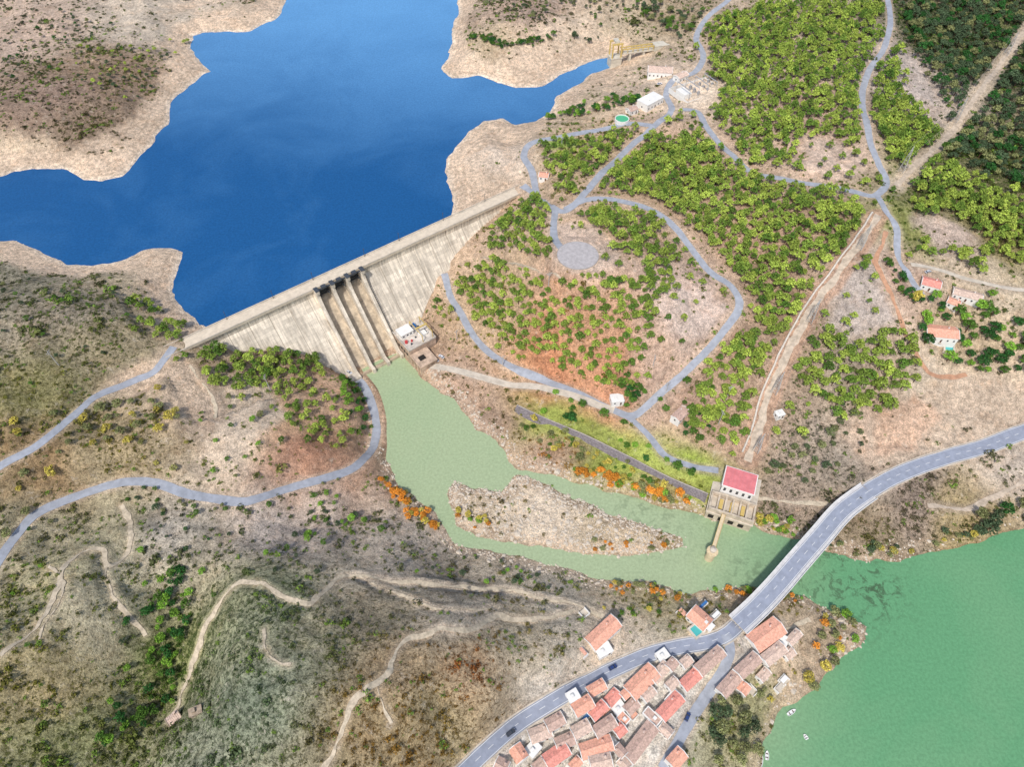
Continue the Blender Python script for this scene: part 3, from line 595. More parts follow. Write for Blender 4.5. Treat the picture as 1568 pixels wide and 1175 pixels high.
for sg in (-1,1):
    mb.box(-Lw,-2.6,sg*1.-.06,sg*1.+.06,10,10.12,1); mb.box(-Lw,-2.6,sg*1.-.06,sg*1.+.06,9.0,9.15,1)
    k=-Lw
    while k<-2.8: mb.box(k,k+.12,sg*1.-.05,sg*1.+.05,9.15,10,1); k+=1.5
for fr in (.3,.62): mb.tube((-Lw*fr,0,-4),(-Lw*fr,0,8.4),.5,n=10)
mb.tube((0,0,-6),(0,0,8.4),2.4,n=20,m=0); mb.tube((0,0,8.4),(0,0,9.1),3.1,n=20,m=0); mb.tube((0,0,9.1),(0,0,11.4),1.4,n=12,m=2); mb.tube((0,0,11.4),(0,0,12.2),1.7,.3,n=12,m=2)
for k in range(12):
    a=k*math.pi/6; mb.tube((2.9*math.cos(a),2.9*math.sin(a),9.1),(2.9*math.cos(a),2.9*math.sin(a),10.1),.07,n=5,m=1)
mb.obj('walkway_and_shaft',[mat('walkway_concrete',(228,208,172),.9,.15,.4),M_yel,M_conc],wk)
pw_=spline([gp(*p) for p in [(790,626),(840,648),(900,675),(960,705),(1020,735),(1082,763)]],2.0)
zt=smooth(sample(pw_[:,0],pw_[:,1]),20)+1.0
M_stone=mat('stone_pitching',(136,128,128),.95,.4,1.2,.4)
Nn=normals(pw_); V=[];Fq=[]
for i in range(len(pw_)):
    c=pw_[i,:2]
    for o,dzz in ((1.6,-.5),(1.6,1.2),(1.0,1.2),(-2.8,-2.2),(-4.0,-5)): V.append((*(c+Nn[i]*o),zt[i]+dzz))
for i in range(len(pw_)-1):
    for k in range(4): Fq.append((5*i+k,5*i+k+1,5*i+5+k+1,5*i+5+k))
link('retaining_wall',mesh_np('retaining_wall',V,Fq,[M_stone,M_conc],mi=[1 if (i%4)==1 else 0 for i in range(len(Fq))]))
q=r_pipe[::6]; mb=MB(); N=normals(q)
for j in range(len(q)-1):
    a=q[j]+np.array([*N[j]*-4.2,0]); b=q[j+1]+np.array([*N[j+1]*-4.2,0]); a[2]=sample(a[0],a[1])[0]+.7; b[2]=sample(b[0],b[1])[0]+.7
    mb.tube(a,b,.6,n=8,m=0); mb.box(a[0]-.8,a[0]+.8,a[1]-.5,a[1]+.5,a[2]-1.4,a[2]-.2,1)
mb.obj('water_pipeline',[mat('pipe_concrete',(224,214,200),.8,.15,.5),M_conc])
M_pole=mat('pole_grey',(190,187,182),.7,.1,1)
def pylon(u,v,hh,ang):
    p=gp(u,v); mb=MB(); b=1.9;t=.5
    for sx in (-1,1):
        for sy in (-1,1): mb.tube((sx*b,sy*b,-1),(sx*t,sy*t,hh*.8),.15,.1,5); mb.tube((sx*t,sy*t,hh*.8),(0,0,hh),.1,.06,5)
    for k in range(6):
        f0=k/6;f1=(k+1)/6; w0=b+(t-b)*f0;w1=b+(t-b)*f1;z0=hh*.8*f0;z1=hh*.8*f1
        for sx,sy,ex,ey in ((-1,-1,1,-1),(1,-1,1,1),(1,1,-1,1),(-1,1,-1,-1)): mb.tube((sx*w0,sy*w0,z0),(ex*w1,ey*w1,z1),.07,n=4); mb.tube((ex*w0,ey*w0,z0),(sx*w1,sy*w1,z1),.07,n=4)
    for z,L in ((hh*.72,3.6),(hh*.86,2.8)):
        mb.box(-L,L,-.15,.15,z,z+.3)
        for x in (-L+.2,L-.2): mb.tube((x,0,z),(x,0,z-1),.09,n=5)
    mb.obj('lattice_pylon',[M_pole],mw=frame(p[0],p[1],p[2],ang)); return p+np.array([0,0,hh*.86-1])
tops=[pylon(*a) for a in [(1380,262,20,.9),(1316,380,19,.9),(1240,492,19,.9),(1186,600,18,.9),(1158,690,16,.9)]]
tops2=[tops[0]]+[pylon(*a) for a in [(1462,186,20,.8),(1540,84,20,.8)]]
mb=MB()
for T in (tops,tops2):
    for a,b in zip(T[:-1],T[1:]):
        d=(b-a)[:2]/np.linalg.norm((b-a)[:2]); nn=np.array([-d[1],d[0]])
        for o in (-2.6,2.6):
            pts=[np.array([*( (a+(b-a)*t)[:2]+nn*o),(a+(b-a)*t)[2]-4*t*(1-t)*3]) for t in np.linspace(0,1,9)]
            for k in range(8): mb.tube(pts[k],pts[k+1],.045,n=3)
mb.obj('power_line_cables',[M_pole])
# ------------------------------------------------------------------ houses
M_roofs=[mat('clay_tiles_orange',(244,184,158),.9,.28,1.1,.4),mat('clay_tiles_brown',(210,180,164),.9,.32,1.1,.4),mat('clay_tiles_red',(240,164,148),.9,.28,1.1,.4),mat('clay_tiles_pale',(226,200,182),.9,.32,1.1,.4)]
M_door=mat('wood_door',(95,60,40),.7,.2,2); M_rub=mat('rubble_stone',(178,160,138),.95,.35,1,.4)
HP=[]
def house_w(cx,cy,an,L,wd,h=3.4,roof=0,flat=False,name='village_house',zoff=0,wm=None):
    w2=wd/2
    corners=[(cx+math.cos(an)*x-math.sin(an)*y,cy+math.sin(an)*x+math.cos(an)*y) for x in (-L,L) for y in (-w2,w2)]
    z=float(sample([q[0] for q in corners],[q[1] for q in corners]).mean())+zoff
    e=empty(name,frame(cx,cy,z,an)); excl.append((cx,cy,max(L,w2)+1.0)); HP.append((cx,cy,L,w2))
    wm=wm or M_wall; hr=h+w2*.38
    mb=MB()
    if flat: mb.box(-L,L,-w2,w2,-4,h,0); mb.box(-L-.2,L+.2,-w2-.2,w2+.2,h,h+.3,0); mb.box(-L+.3,L-.3,-w2+.3,w2-.3,h+.3,h+.34,1); mb.box(-L*.5,-L*.5+1.5,-w2*.4,-w2*.4+1.5,h+.34,h+1.5,0)
    else: mb.prism([(-w2,-4),(-w2,h),(0,hr),(w2,h),(w2,-4)],-L,L,0)
    mb.obj('walls',[wm,M_roofs[roof] if name=='flat_roofed_house' and roof<3 else wm],e)
    if not flat:
        mb=MB(); t=.2; ov=.2; sl=.38
        for sg in (-1,1):
            y0=sg*(w2+ov); z0=h-ov*sl+.02; mb.add([(-L-ov,y0,z0),(L+ov,y0,z0),(L+ov,0,hr+.02),(-L-ov,0,hr+.02),(-L-ov,y0,z0+t),(L+ov,y0,z0+t),(L+ov,0,hr+t),(-L-ov,0,hr+t)],[(3,2,1,0),(4,5,6,7),(0,1,5,4),(1,2,6,5),(2,3,7,6),(3,0,4,7)],0)
            x=-L-ov
            while x<L+ov-.2:
                mb.add([(x,y0,z0+t+.01),(x+.25,y0,z0+t+.01),(x+.25,0,hr+t+.01),(x,0,hr+t+.01),(x+.125,y0,z0+t+.12),(x+.125,0,hr+t+.12)],[(0,4,5,3),(4,1,2,5)],0); x+=.75
        mb.tube((-L-ov,0,hr+t),(L+ov,0,hr+t),.16,n=6,m=0)
        mb.obj('roof',[M_roofs[roof]],e)
        mb=MB(); mb.box(L*.4,L*.4+.7,w2*.3,w2*.3+.7,h,hr+1.0,0); mb.box(L*.4-.1,L*.4+.8,w2*.3-.1,w2*.3+.8,hr+1.0,hr+1.12,1)
        for sx in (-1,1): # white gable parapets
            x0,x1=sorted((sx*(L+ov+.01),sx*(L+ov+.3))); mb.add([(x0,-w2-ov,h-.2),(x1,-w2-ov,h-.2),(x1,0,hr),(x0,0,hr),(x0,-w2-ov,h+.35),(x1,-w2-ov,h+.35),(x1,0,hr+.5),(x0,0,hr+.5)],[(3,2,1,0),(4,5,6,7),(0,1,5,4),(1,2,6,5),(2,3,7,6),(3,0,4,7)],0)
            mb.add([(x0,w2+ov,h-.2),(x1,w2+ov,h-.2),(x1,0.001,hr),(x0,0.001,hr),(x0,w2+ov,h+.35),(x1,w2+ov,h+.35),(x1,0.001,hr+.5),(x0,0.001,hr+.5)],[(0,1,2,3),(7,6,5,4),(4,5,1,0),(5,6,2,1),(6,7,3,2),(7,4,0,3)],0)
        mb.obj('chimney_and_gables',[wm,M_roofs[roof]],e)
    mb=MB(); nW=max(2,int(L*2/3.2))
    for sg in (-1,1):
        for k in range(nW):
            x=-L+(k+.5)*2*L/nW
            if sg==-1 and k==nW//2: continue
            y=sg*w2; mb.box(x-.5,x+.5,min(y-sg*.1,y+sg*.04),max(y-sg*.1,y+sg*.04),1.1,2.3,0); mb.box(x-.6,x+.6,min(y-sg*.1,y+sg*.1),max(y-sg*.1,y+sg*.1),1.0,1.1,1)
    for sg in (-1,1): x=sg*L; mb.box(min(x-sg*.1,x+sg*.04),max(x-sg*.1,x+sg*.04),-.5,.5,1.1,2.3,0)
    mb.obj('windows',[M_glass,wm],e)
    mb=MB(); x=-L+(nW//2+.5)*2*L/nW; mb.box(x-.5,x+.5,-w2-.05,-w2+.1,-.3,2.1,0); mb.box(x-.8,x+.8,-w2-.9,-w2-.06,-.6,-.28,1); mb.obj('door',[M_door,M_conc],e)
def house(a,b,wd,h=3.4,roof=0,flat=False,name='village_house',zoff=0,wm=None):
    A=gp(*a);B=gp(*b); c=(A+B)/2; L=max(5,np.linalg.norm((B-A)[:2]))/2; k=(h+1.)/CAMZ
    house_w(c[0]*(1-k),c[1]*(1-k),math.atan2(B[1]-A[1],B[0]-A[0]),L,wd,h,roof,flat,name,zoff,wm)
HS=[((905,984),(942,954),7.5,0),((1058,938),(1086,956),8,0),((1155,985),(1192,960),9.5,0),((965,1062),(1002,1026),8,0),((1105,1062),(1130,1034),6,1),((1132,1032),(1160,1006),6,1),
((1046,1052),(1072,1028),5.5,2),((1070,1028),(1106,996),6,1),((1012,1098),(1042,1066),6,2),((902,1060),(925,1048),5,0),((880,1088),(905,1074),6,0),((906,1098),(926,1080),5,2),((838,1112),(862,1098),5.5,1),
((812,1128),(842,1118),6,3),((788,1142),(800,1166),6,0),((836,1168),(868,1146),6.5,2),((890,1152),(936,1138),6.5,0),((962,1162),(1000,1112),6.5,1),((1028,1172),(1046,1152),6,0),((912,1122),(940,1104),5.5,1),
((930,1078),(946,1060),5,2),((878,1124),(902,1110),5.5,3),((852,1142),(878,1130),5.5,1),((1000,1042),(1022,1018),5,3),((1172,1012),(1198,992),6,3),((760,1168),(775,1180),6,1),((905,1170),(935,1165),6,3),((960,1090),(975,1075),5,1),((985,1070),(1000,1055),5,3)]
for a,b,wd,r in HS: house(a,b,wd,3.4+rs.rand()*1.8,r)
for a,b,wd in [((1025,1078),(1040,1060),5),((1008,1008),(1022,998),4.5),((940,1090),(955,1078),5),((870,1070),(885,1062),4.5),((1190,975),(1205,985),5),((915,1000),(935,990),5),((1075,950),(1092,962),4)]: house(a,b,wd,3,3,flat=True,name='flat_roofed_house')
VP=np.array([gp(*p) for p in [(790,1122),(850,1090),(960,1035),(1088,1002),(1075,1045),(1005,1176),(745,1178)]])
VP2=np.array([gp(*p) for p in [(1118,1050),(1160,1010),(1215,975),(1222,995),(1160,1050),(1110,1085)]])
aV=math.atan2(*((gp(1002,1026)-gp(965,1062))[[1,0]]))
for k in range(2200):
    PV=VP if k<1900 else VP2
    x=rs.uniform(PV[:,0].min(),PV[:,0].max()); y=rs.uniform(PV[:,1].min(),PV[:,1].max()); L=rs.uniform(2.3,4.2); wd=rs.uniform(3.8,5.2)
    if sdist(PV,np.array([x]),np.array([y]))[0]>-1 or samp(DRD,np.array([x]),np.array([y]))[0]<wd/2+1.4: continue
    if any(math.hypot(x-h[0],y-h[1])<(L+h[2])*.74+.9 for h in HP): continue
    fl=rs.rand()<.34; house_w(x,y,aV+rs.choice([0,0,math.pi/2])+rs.normal()*.06,L,wd,rs.uniform(2.8,5.2),int(rs.choice([0,1,2,3,3])),fl,'flat_roofed_house' if fl else 'village_house')
for k in range(100):
    h=HP[rs.randint(0,len(HP))]; x=h[0]+rs.uniform(-10,10); y=h[1]+rs.uniform(-10,10)
    if samp(DRD,np.array([x]),np.array([y]))[0]<3 or samp(sV,np.array([x]),np.array([y]))[0]<4 or any(math.hypot(x-g[0],y-g[1])<g[2]+.3 for g in HP): continue
    z=float(sample(x,y)[0]); l1,l2=rs.uniform(2,4.5,2); mb=MB(); mb.box(-l1,l1,-.18,.18,-2,1.3,0); mb.box(l1-.36,l1,.18,l2,-2,1.3,0); mb.box(-l1,-l1+.36,.18,l2,-2,1.3,0); mb.box(-l1+.36,l1-.36,.18,l2,-2,.12,2)
    if rs.rand()<.5:
        mb.box(-l1+.4,l1-.4,.4,l2*.7,2.1,2.2,1)
        for xx in(-l1+.5,l1-.5):
            for yy in (.5,l2*.65): mb.tube((xx,yy,.12),(xx,yy,2.1),.06,n=4)
    mb.obj('garden_wall',[M_wall,[M_roofs[0],M_blue,M_conc,M_roofs[3],M_wall][rs.randint(0,5)],M_conc],mw=frame(x,y,z,aV+rs.choice([0,1.57,3.14])))
house((992,112),(1030,101),11,4.5,3,name='white_lodge'); house((984,158),(1008,146),11,5,3,flat=True,name='control_building'); house((1036,118),(1050,112),7,3.5,3,name='workshop'); house((962,168),(974,164),6,3.2,1,name='storehouse')
house((936,610),(956,601),6,3.2,0,flat=True,name='site_shed'); house((1034,642),(1052,620),6,3.2,1,name='brown_shed'); house((826,269),(840,265),6,3,0,name='guard_hut')
house((1424,498),(1464,512),10,4.2,0,name='villa'); house((1416,424),(1440,436),8,3.6,2,name='farmhouse'); house((1464,440),(1504,455),7,3.4,3,name='farm_barn'); house((1455,455),(1470,465),6,3.2,0,name='farm_outbuilding'); house((1192,632),(1200,628),4,3,0,flat=True,name='valve_hut'); house((262,1104),(270,1098),4,2.5,3,name='ruined_hut',wm=M_rub); house((296,1092),(302,1088),3.2,2.2,3,flat=True,name='stone_hut',wm=M_rub)
M_pool=mat('pool_water',(90,190,185),.08,.05,1,spec=.6); M_green=mat('tank_green_water',(90,190,140),.2,.1,1)
def pool(u,v,l,w,an,m=M_pool,name='swimming_pool'):
    p=gp(u,v); z=float(max(sample([p[0]-l/2,p[0]+l/2],[p[1],p[1]])))+.2; mb=MB(); mb.box(-l/2,l/2,-w/2,w/2,-2,.1,0)
    mb.box(-l/2-1,l/2+1,-w/2-1,-w/2,-2,.3,1);mb.box(-l/2-1,l/2+1,w/2,w/2+1,-2,.3,1);mb.box(-l/2-1,-l/2,-w/2,w/2,-2,.3,1);mb.box(l/2,l/2+1,-w/2,w/2,-2,.3,1)
    mb.obj(name,[m,M_conc],mw=frame(p[0],p[1],z,an)); excl.append((p[0],p[1],l/2+2))
pool(1452,532,9,4.5,1.2); pool(1070,964,8,4.5,.6)
p=gp(952,186); mb=MB()
for a0 in range(24):
    t0,t1=[2*math.pi*k/24 for k in (a0,a0+1)]
    mb.add([(math.cos(t)*r,math.sin(t)*r,z) for t,r,z in ((t0,5.5,-2),(t1,5.5,-2),(t1,5.5,2.2),(t0,5.5,2.2),(t0,5.,2.2),(t1,5.,2.2),(t1,5.,1),(t0,5.,1))],[(0,1,2,3),(3,2,5,4),(4,5,6,7)],1)
mb.add([(math.cos(t)*5.05,math.sin(t)*5.05,1.6) for t in np.linspace(0,2*math.pi,24,endpoint=False)],[tuple(range(24))],0)
mb.obj('water_tank',[M_green,M_wall],mw=frame(p[0],p[1],p[2]+.3,0)); excl.append((p[0],p[1],6))
a=at_z(944,80,56);b=at_z(1014,68,58); an=math.atan2((b-a)[1],(b-a)[0]); Lg=np.linalg.norm((b-a)[:2])
gi=empty('intake_gantry',frame(a[0],a[1],0,an)); excl.append((a[0]+15*math.cos(an),a[1]+15*math.sin(an),22)); excl.append((b[0],b[1],12)); mb=MB()
mb.box(-6,4,-4.5,4.5,34,52,1); mb.box(4,Lg-8.05,-2.2,2.2,54.2,55.4,1); mb.box(-6.4,4.4,-4.9,4.9,52,52.8,1)
for x in (-5,3):
    for y in (-3.8,3.8): mb.box(x-.5,x+.5,y-.5,y+.5,52.8,64,0)
mb.box(-6,4,-4.3,-3.3,64,65.2,0); mb.box(-6,4,3.3,4.3,64,65.2,0); mb.box(-3,1,-3.2,3.2,65.25,67.0,1)
for k in range(7):
    x=5+k*(Lg-14)/6
    for y in (-2.1,2.1): mb.box(x-.25,x+.25,y-.25,y+.25,55.4,58.2,0)
for y in (-2.1,2.1): mb.box(4,Lg-8.05,y-.35,y+.35,58.2,59.0,0)
for x in (Lg*.3,Lg*.6): mb.box(x-.9,x+.9,-1.8,1.8,30,54.2,1)
mb.box(Lg-8,Lg+8,-4,4,50,58.5,1); mb.box(Lg-8.3,Lg+8.3,-4.3,4.3,58.5,59,1); mb.obj('frame_and_bridge',[M_yel,mat('gantry_concrete',(216,208,190),.9,.2,.3)],gi)
su=gp(1066,140); se=empty('electrical_substation',frame(su[0],su[1],su[2],.5)); excl.append((su[0],su[1],20)); mb=MB()
for gx in (-14,-5,4,13):
    for gy in (-8,8): mb.tube((gx,gy,-2),(gx,gy,8),.3,.2,6)
    mb.box(gx-.25,gx+.25,-8,8,7.6,8.1,0)
    for gy in (-5,0,5): mb.box(gx+2,gx+3.8,gy-.8,gy+.8,-1,2.8,0); mb.tube((gx+2.7,gy,2.8),(gx+2.7,gy,4.6),.22,n=6,m=1)
mb.box(-17,-10,-6,5,-2,4,1); mb.box(-18,18,-12,-11.7,-2,1.7,1); mb.box(-18,18,11.7,12,-2,1.7,1); mb.box(-18.3,-18,-12,12,-2,1.7,1); mb.box(18,18.3,-12,12,-2,1.7,1)
mb.obj('switchgear',[mat('galvanised_steel',(190,191,193),.5,.1,1,metal=.3),M_wall],se)
for u,v,hh in [(840,440,12),(415,600,15),(1100,650,13),(1112,612,13),(700,520,9),(1020,600,9),(90,560,12),(860,225,9),(1000,560,9),(770,560,9)]:
    p=gp(u,v); mb=MB(); mb.tube((0,0,-1),(0,0,hh),.3,.16,8); mb.box(-1.8,1.8,-.1,.1,hh-1.2,hh-.95,0); mb.box(-1.2,1.2,-.1,.1,hh-2.4,hh-2.2,0)
    for x in (-1.6,0,1.6): mb.tube((x,0,hh-.95),(x,0,hh-.6),.09,n=6)
    mb.obj('utility_pole',[M_pole],mw=frame(p[0],p[1],p[2],rs.rand()*3))
M_tyre=mat('tyre',(30,30,30),.9,.1,3)
cc=[(235,235,238),(50,70,120),(70,72,78),(170,50,50),(205,207,210)]; M_cars=[mat('car_paint_%d'%i,c,.3,.03,1,spec=.6) for i,c in enumerate(cc)]
def car(u,v,ang,ci):
    p=gp(u,v); mb=MB()
    mb.prismy([(-2.1,.35),(-2.15,.75),(-1.9,.92),(1.0,.95),(1.9,.78),(2.15,.6),(2.1,.32)],-.86,.86,0)
    mb.add([(-1.8,-.8,.93),(1.0,-.8,.95),(1.0,.8,.95),(-1.8,.8,.93),(-1.35,-.62,1.42),(.35,-.62,1.44),(.35,.62,1.44),(-1.35,.62,1.42)],[(0,1,5,4),(1,2,6,5),(2,3,7,6),(3,0,4,7)],1); mb.add([(-1.4,-.66,1.43),(.4,-.66,1.45),(.4,.66,1.45),(-1.4,.66,1.43)],[(0,1,2,3)],0)
    for x in (-1.35,1.35):
        for y in (-.88,.66): mb.tube((x,y,.33),(x,y+.22,.33),.33,n=12,m=2)
    mb.box(2.1,2.17,-.75,-.4,.55,.7,3); mb.box(2.1,2.17,.4,.75,.55,.7,3)
    mb.obj('parked_car',[M_cars[ci],M_glass,M_tyre,M_white],mw=frame(p[0],p[1],p[2]+.35,ang))
for a in [(938,1024,.45,1),(1064,1010,2.2,2),(1056,1014,2.2,4),(782,1124,.6,2),(676,548,2.5,0),(668,553,2.5,4),(1420,418,.4,4),(1010,130,.3,0),(535,572,-.6,4),(1150,770,.3,0),(1052,1100,1.0,1)]: car(*a)
def boat(u,v,an,l=5):
    p=at_z(u,v,0); mb=MB(); st=[(-1,.8),(-.3,1),(.4,.85),(.8,.45),(1,.04)]; V=[];n=len(st)
    for x,wd in st:
        X_=x*l/2; W2=wd*.95; V+=[(X_,-W2,.6),(X_,-W2*.6,-.2),(X_,W2*.6,-.2),(X_,W2,.6),(X_,W2*.8,.6),(X_,W2*.5,.05),(X_,-W2*.5,.05),(X_,-W2*.8,.6)]
    fs=[(0,1,2,3,4,5,6,7)]
    for i in range(n-1):
        for k in range(8): fs.append((8*i+k,8*i+(k+1)%8,8*i+8+(k+1)%8,8*i+8+k))
    mb.add(V,fs,0); mb.box(-l*.3,-l*.22,-.7,.7,.35,.42,1); mb.box(l*.1,l*.18,-.6,.6,.35,.42,1); mb.obj('small_boat',[M_white,M_door],mw=frame(p[0],p[1],0.05,an))
boat(1212,1092,.5,5); boat(1165,1166,1.2,5); boat(1233,1130,2,2.5); boat(1174,1158,1.3,4); boat(822,131,.4,6)
# ------------------------------------------------------------------ vegetation
def leaf_mat(name):
    m,nt,bs=newmat(name)
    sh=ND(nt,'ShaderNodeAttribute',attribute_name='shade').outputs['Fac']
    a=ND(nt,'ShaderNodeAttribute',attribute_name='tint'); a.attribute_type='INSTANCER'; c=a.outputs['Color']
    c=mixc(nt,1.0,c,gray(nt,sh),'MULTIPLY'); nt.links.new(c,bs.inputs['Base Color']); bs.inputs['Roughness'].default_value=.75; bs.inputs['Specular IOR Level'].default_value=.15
    return m
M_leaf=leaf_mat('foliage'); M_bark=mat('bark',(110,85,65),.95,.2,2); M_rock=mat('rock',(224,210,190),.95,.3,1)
def leaves(cl,nl,size,seed,flat=.75):
    r=np.random.RandomState(seed); V=[];S=[]
    for (x,y,z,rad) in cl:
        d=r.normal(size=(nl,3)); d[:,2]=np.abs(d[:,2])*1.0-.35; d/=np.linalg.norm(d,axis=1)[:,None]
        pos=np.array([x,y,z])+d*rad*r.uniform(.55,1.08,(nl,1))*np.array([1,1,flat])
        nn=d+r.normal(size=(nl,3))*.45; nn/=np.linalg.norm(nn,axis=1)[:,None]
        t=np.cross(nn,r.normal(size=(nl,3))); t/=np.linalg.norm(t,axis=1)[:,None]; b=np.cross(nn,t)
        s=size*r.uniform(.6,1.25,(nl,1)); e=r.uniform(.45,.9,(nl,1))
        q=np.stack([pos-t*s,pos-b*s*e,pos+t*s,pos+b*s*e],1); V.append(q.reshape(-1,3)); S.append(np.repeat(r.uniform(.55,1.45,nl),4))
    V=np.vstack(V); S=np.concatenate(S); return V,np.arange(len(V)).reshape(-1,4),S
def tree_mesh(name,seed,kind):
    r=np.random.RandomState(seed); mb=MB()
    if kind=='pine':
        Hh=6.8; cl=[(0,0,Hh+.2,1.3)]
        for k in range(15):
            a=k*2.4+r.rand(); rr=.6+1.85*math.sqrt((k+.5)/15)*r.uniform(.75,1.05); cl.append((rr*math.cos(a),rr*math.sin(a),Hh-.1-rr*rr*.40-r.rand()*1.1,r.uniform(.8,1.15)))
        nl,sz,tr=32,.39,.22
    elif kind=='broad':
        Hh=6; cl=[(0,0,Hh,1.5)]
        for k in range(16):
            a=k*2.4+r.rand(); el=r.uniform(-.3,1.1); rr=r.uniform(1.5,2.4); cl.append((rr*math.cos(a)*math.cos(el),rr*math.sin(a)*math.cos(el),4.1+rr*math.sin(el),r.uniform(.8,1.25)))
        nl,sz,tr=32,.38,.25
    elif kind=='bush':
        cl=[(r.normal()*.45,r.normal()*.45,.35+r.rand()*.3,r.uniform(.4,.65)) for k in range(5)]; nl,sz,tr=11,.26,0
    V,Fq,S=leaves(cl,nl,sz,seed+5)
    if tr:
        mb.tube((0,0,-1),(0,0,3.2),tr,tr*.75,6,0); mb.tube((0,0,3.2),(.1,.1,Hh-.5 if kind=='pine' else 5),tr*.75,.06,6,0)
        for c in cl[1::2]: mb.tube((0,0,2.6+.05*c[2]),(c[0]*.9,c[1]*.9,c[2]-.2),tr*.35,.04,4,0)
    nb=len(V); me=bpy.data.meshes.new(name)
    fs=[tuple(q) for q in Fq.tolist()]+[tuple(i+nb for i in f) for f in mb.f]
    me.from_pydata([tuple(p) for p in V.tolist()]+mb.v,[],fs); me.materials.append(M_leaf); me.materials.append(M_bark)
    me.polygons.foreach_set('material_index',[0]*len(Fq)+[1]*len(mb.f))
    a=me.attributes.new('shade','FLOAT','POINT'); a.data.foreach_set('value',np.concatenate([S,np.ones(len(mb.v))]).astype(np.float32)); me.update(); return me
def variants(cname,base,kind,n,seed):
    c=bpy.data.collections.new(cname)
    for k in range(n): link(base,tree_mesh(base,seed+k*11,kind),col=c)
    return c
C_pine=variants('pine_variants','pine_tree','pine',6,100); C_broad=variants('broadleaf_variants','broadleaf_tree','broad',5,300); C_bush=variants('shrub_variants','shrub','bush',6,500)
C_rock=bpy.data.collections.new('rock_variants')
for k in range(5):
    bm=bmesh.new(); bmesh.ops.create_icosphere(bm,subdivisions=1,radius=.5)
    r=np.random.RandomState(900+k)
    for v in bm.verts: v.co=Vector([c*r.uniform(.65,1.25) for c in v.co])
    me=bpy.data.meshes.new('rock'); bm.to_mesh(me); bm.free(); me.materials.append(M_rock); link('rock',me,col=C_rock)
def scatter(name,P,scale,tint,col,nvar):
    n=len(P); me=bpy.data.meshes.new(name); me.vertices.add(n); me.vertices.foreach_set('co',np.asarray(P,np.float32).ravel())
    a=me.attributes.new('scl','FLOAT_VECTOR','POINT'); a.data.foreach_set('vector',np.asarray(scale,np.float32).ravel())
    rt=np.zeros((n,3),np.float32); rt[:,2]=rs.rand(n)*6.28; rt[:,:2]=rs.normal(size=(n,2))*.06
    a=me.attributes.new('rot','FLOAT_VECTOR','POINT'); a.data.foreach_set('vector',rt.ravel())
    a=me.attributes.new('idx','INT','POINT'); a.data.foreach_set('value',rs.randint(0,nvar,n).astype(np.int32))
    vcol(me,'tint',np.asarray(tint,np.float32))
    o=link(name,me); ng=bpy.data.node_groups.new(name,'GeometryNodeTree')
    ng.interface.new_socket('Geometry',in_out='INPUT',socket_type='NodeSocketGeometry'); ng.interface.new_socket('Geometry',in_out='OUTPUT',socket_type='NodeSocketGeometry')
    gi_=ng.nodes.new('NodeGroupInput'); go=ng.nodes.new('NodeGroupOutput'); ip=ng.nodes.new('GeometryNodeInstanceOnPoints'); ci=ng.nodes.new('GeometryNodeCollectionInfo')
    ci.inputs['Collection'].default_value=col; ci.inputs['Separate Children'].default_value=True; ci.inputs['Reset Children'].default_value=True
    def na(nm,dt):
        q=ng.nodes.new('GeometryNodeInputNamedAttribute'); q.data_type=dt; q.inputs['Name'].default_value=nm; return [s for s in q.outputs if s.enabled and s.name=='Attribute'][0]
    L=ng.links.new; L(gi_.outputs[0],ip.inputs['Points']); L(ci.outputs[0],ip.inputs['Instance']); ip.inputs['Pick Instance'].default_value=True
    L(na('idx','INT'),ip.inputs['Instance Index']); L(na('rot','FLOAT_VECTOR'),ip.inputs['Rotation']); L(na('scl','FLOAT_VECTOR'),ip.inputs['Scale']); L(ip.outputs[0],go.inputs[0])
    md=o.modifiers.new('scatter','NODES'); md.node_group=ng; return o
EX=np.array(excl)
def okpts(x,y,road=1.5,wat=.8,exc=True):
    m=(samp(DRD,x,y)>road)&(samp(sV,x,y)>wat)&(samp(sR,x,y)>.5)&~((samp(sD,x,y)<2)&(samp(lt,x,y)<6))
    m&=(x>X0+2)&(x<X1-2)&(y>Y0+2)&(y<Y1-2)&(samp(cor,x,y)>(7.5 if road>1.9 else 5.5))
    if exc:
        for ex,ey,er in EX: m&=(x-ex)**2+(y-ey)**2>er*er
    return m
PB=lin((180,198,88))*.92; PD=lin((90,126,50))*.9; EU=lin((88,108,76))*.85; OL=lin((146,150,98))*.87; OR=lin((230,156,62))*.92; YE=lin((210,194,92))*.88; DG=lin((56,104,48))*.9; BG=lin((134,178,66))*.9
def grove(px,sp,drop,sc,tints,kind):
    P=np.array([gp(*q) for q in px]); x0,y0=P[:,:2].min(0)-6;x1,y1=P[:,:2].max(0)+6
    if kind=='pine': sp*=.86; drop*=.5
    gx,gy=np.meshgrid(np.arange(x0,x1,sp),np.arange(y0,y1,sp)); gx=gx.ravel();gy=gy.ravel()
    gx=gx+(np.round(gy/sp)%2)*sp/2+rs.uniform(-.34,.34,len(gx))*sp; gy=gy+rs.uniform(-.34,.34,len(gy))*sp
    m=(sdist(P,gx,gy)+fbm(gx,gy,14,19,3)*7+rs.uniform(-3,3,len(gx))<0)&okpts(gx,gy,2.0+sc*.7)&(vn(gx,gy,12,77)*.4+rs.rand(len(gx))*.6>drop); gx=gx[m];gy=gy[m]; n=len(gx)
    t=np.array(tints); k=rs.rand(n,1)**1.1; base=t[0]*(1-k)+t[-1]*k
    if len(t)>2: base=t[rs.randint(0,len(t),n)]
    TR[kind].append((gx,gy,sc*rs.uniform(.66,1.22,n),base*rs.uniform(.75,1.2,(n,1))))
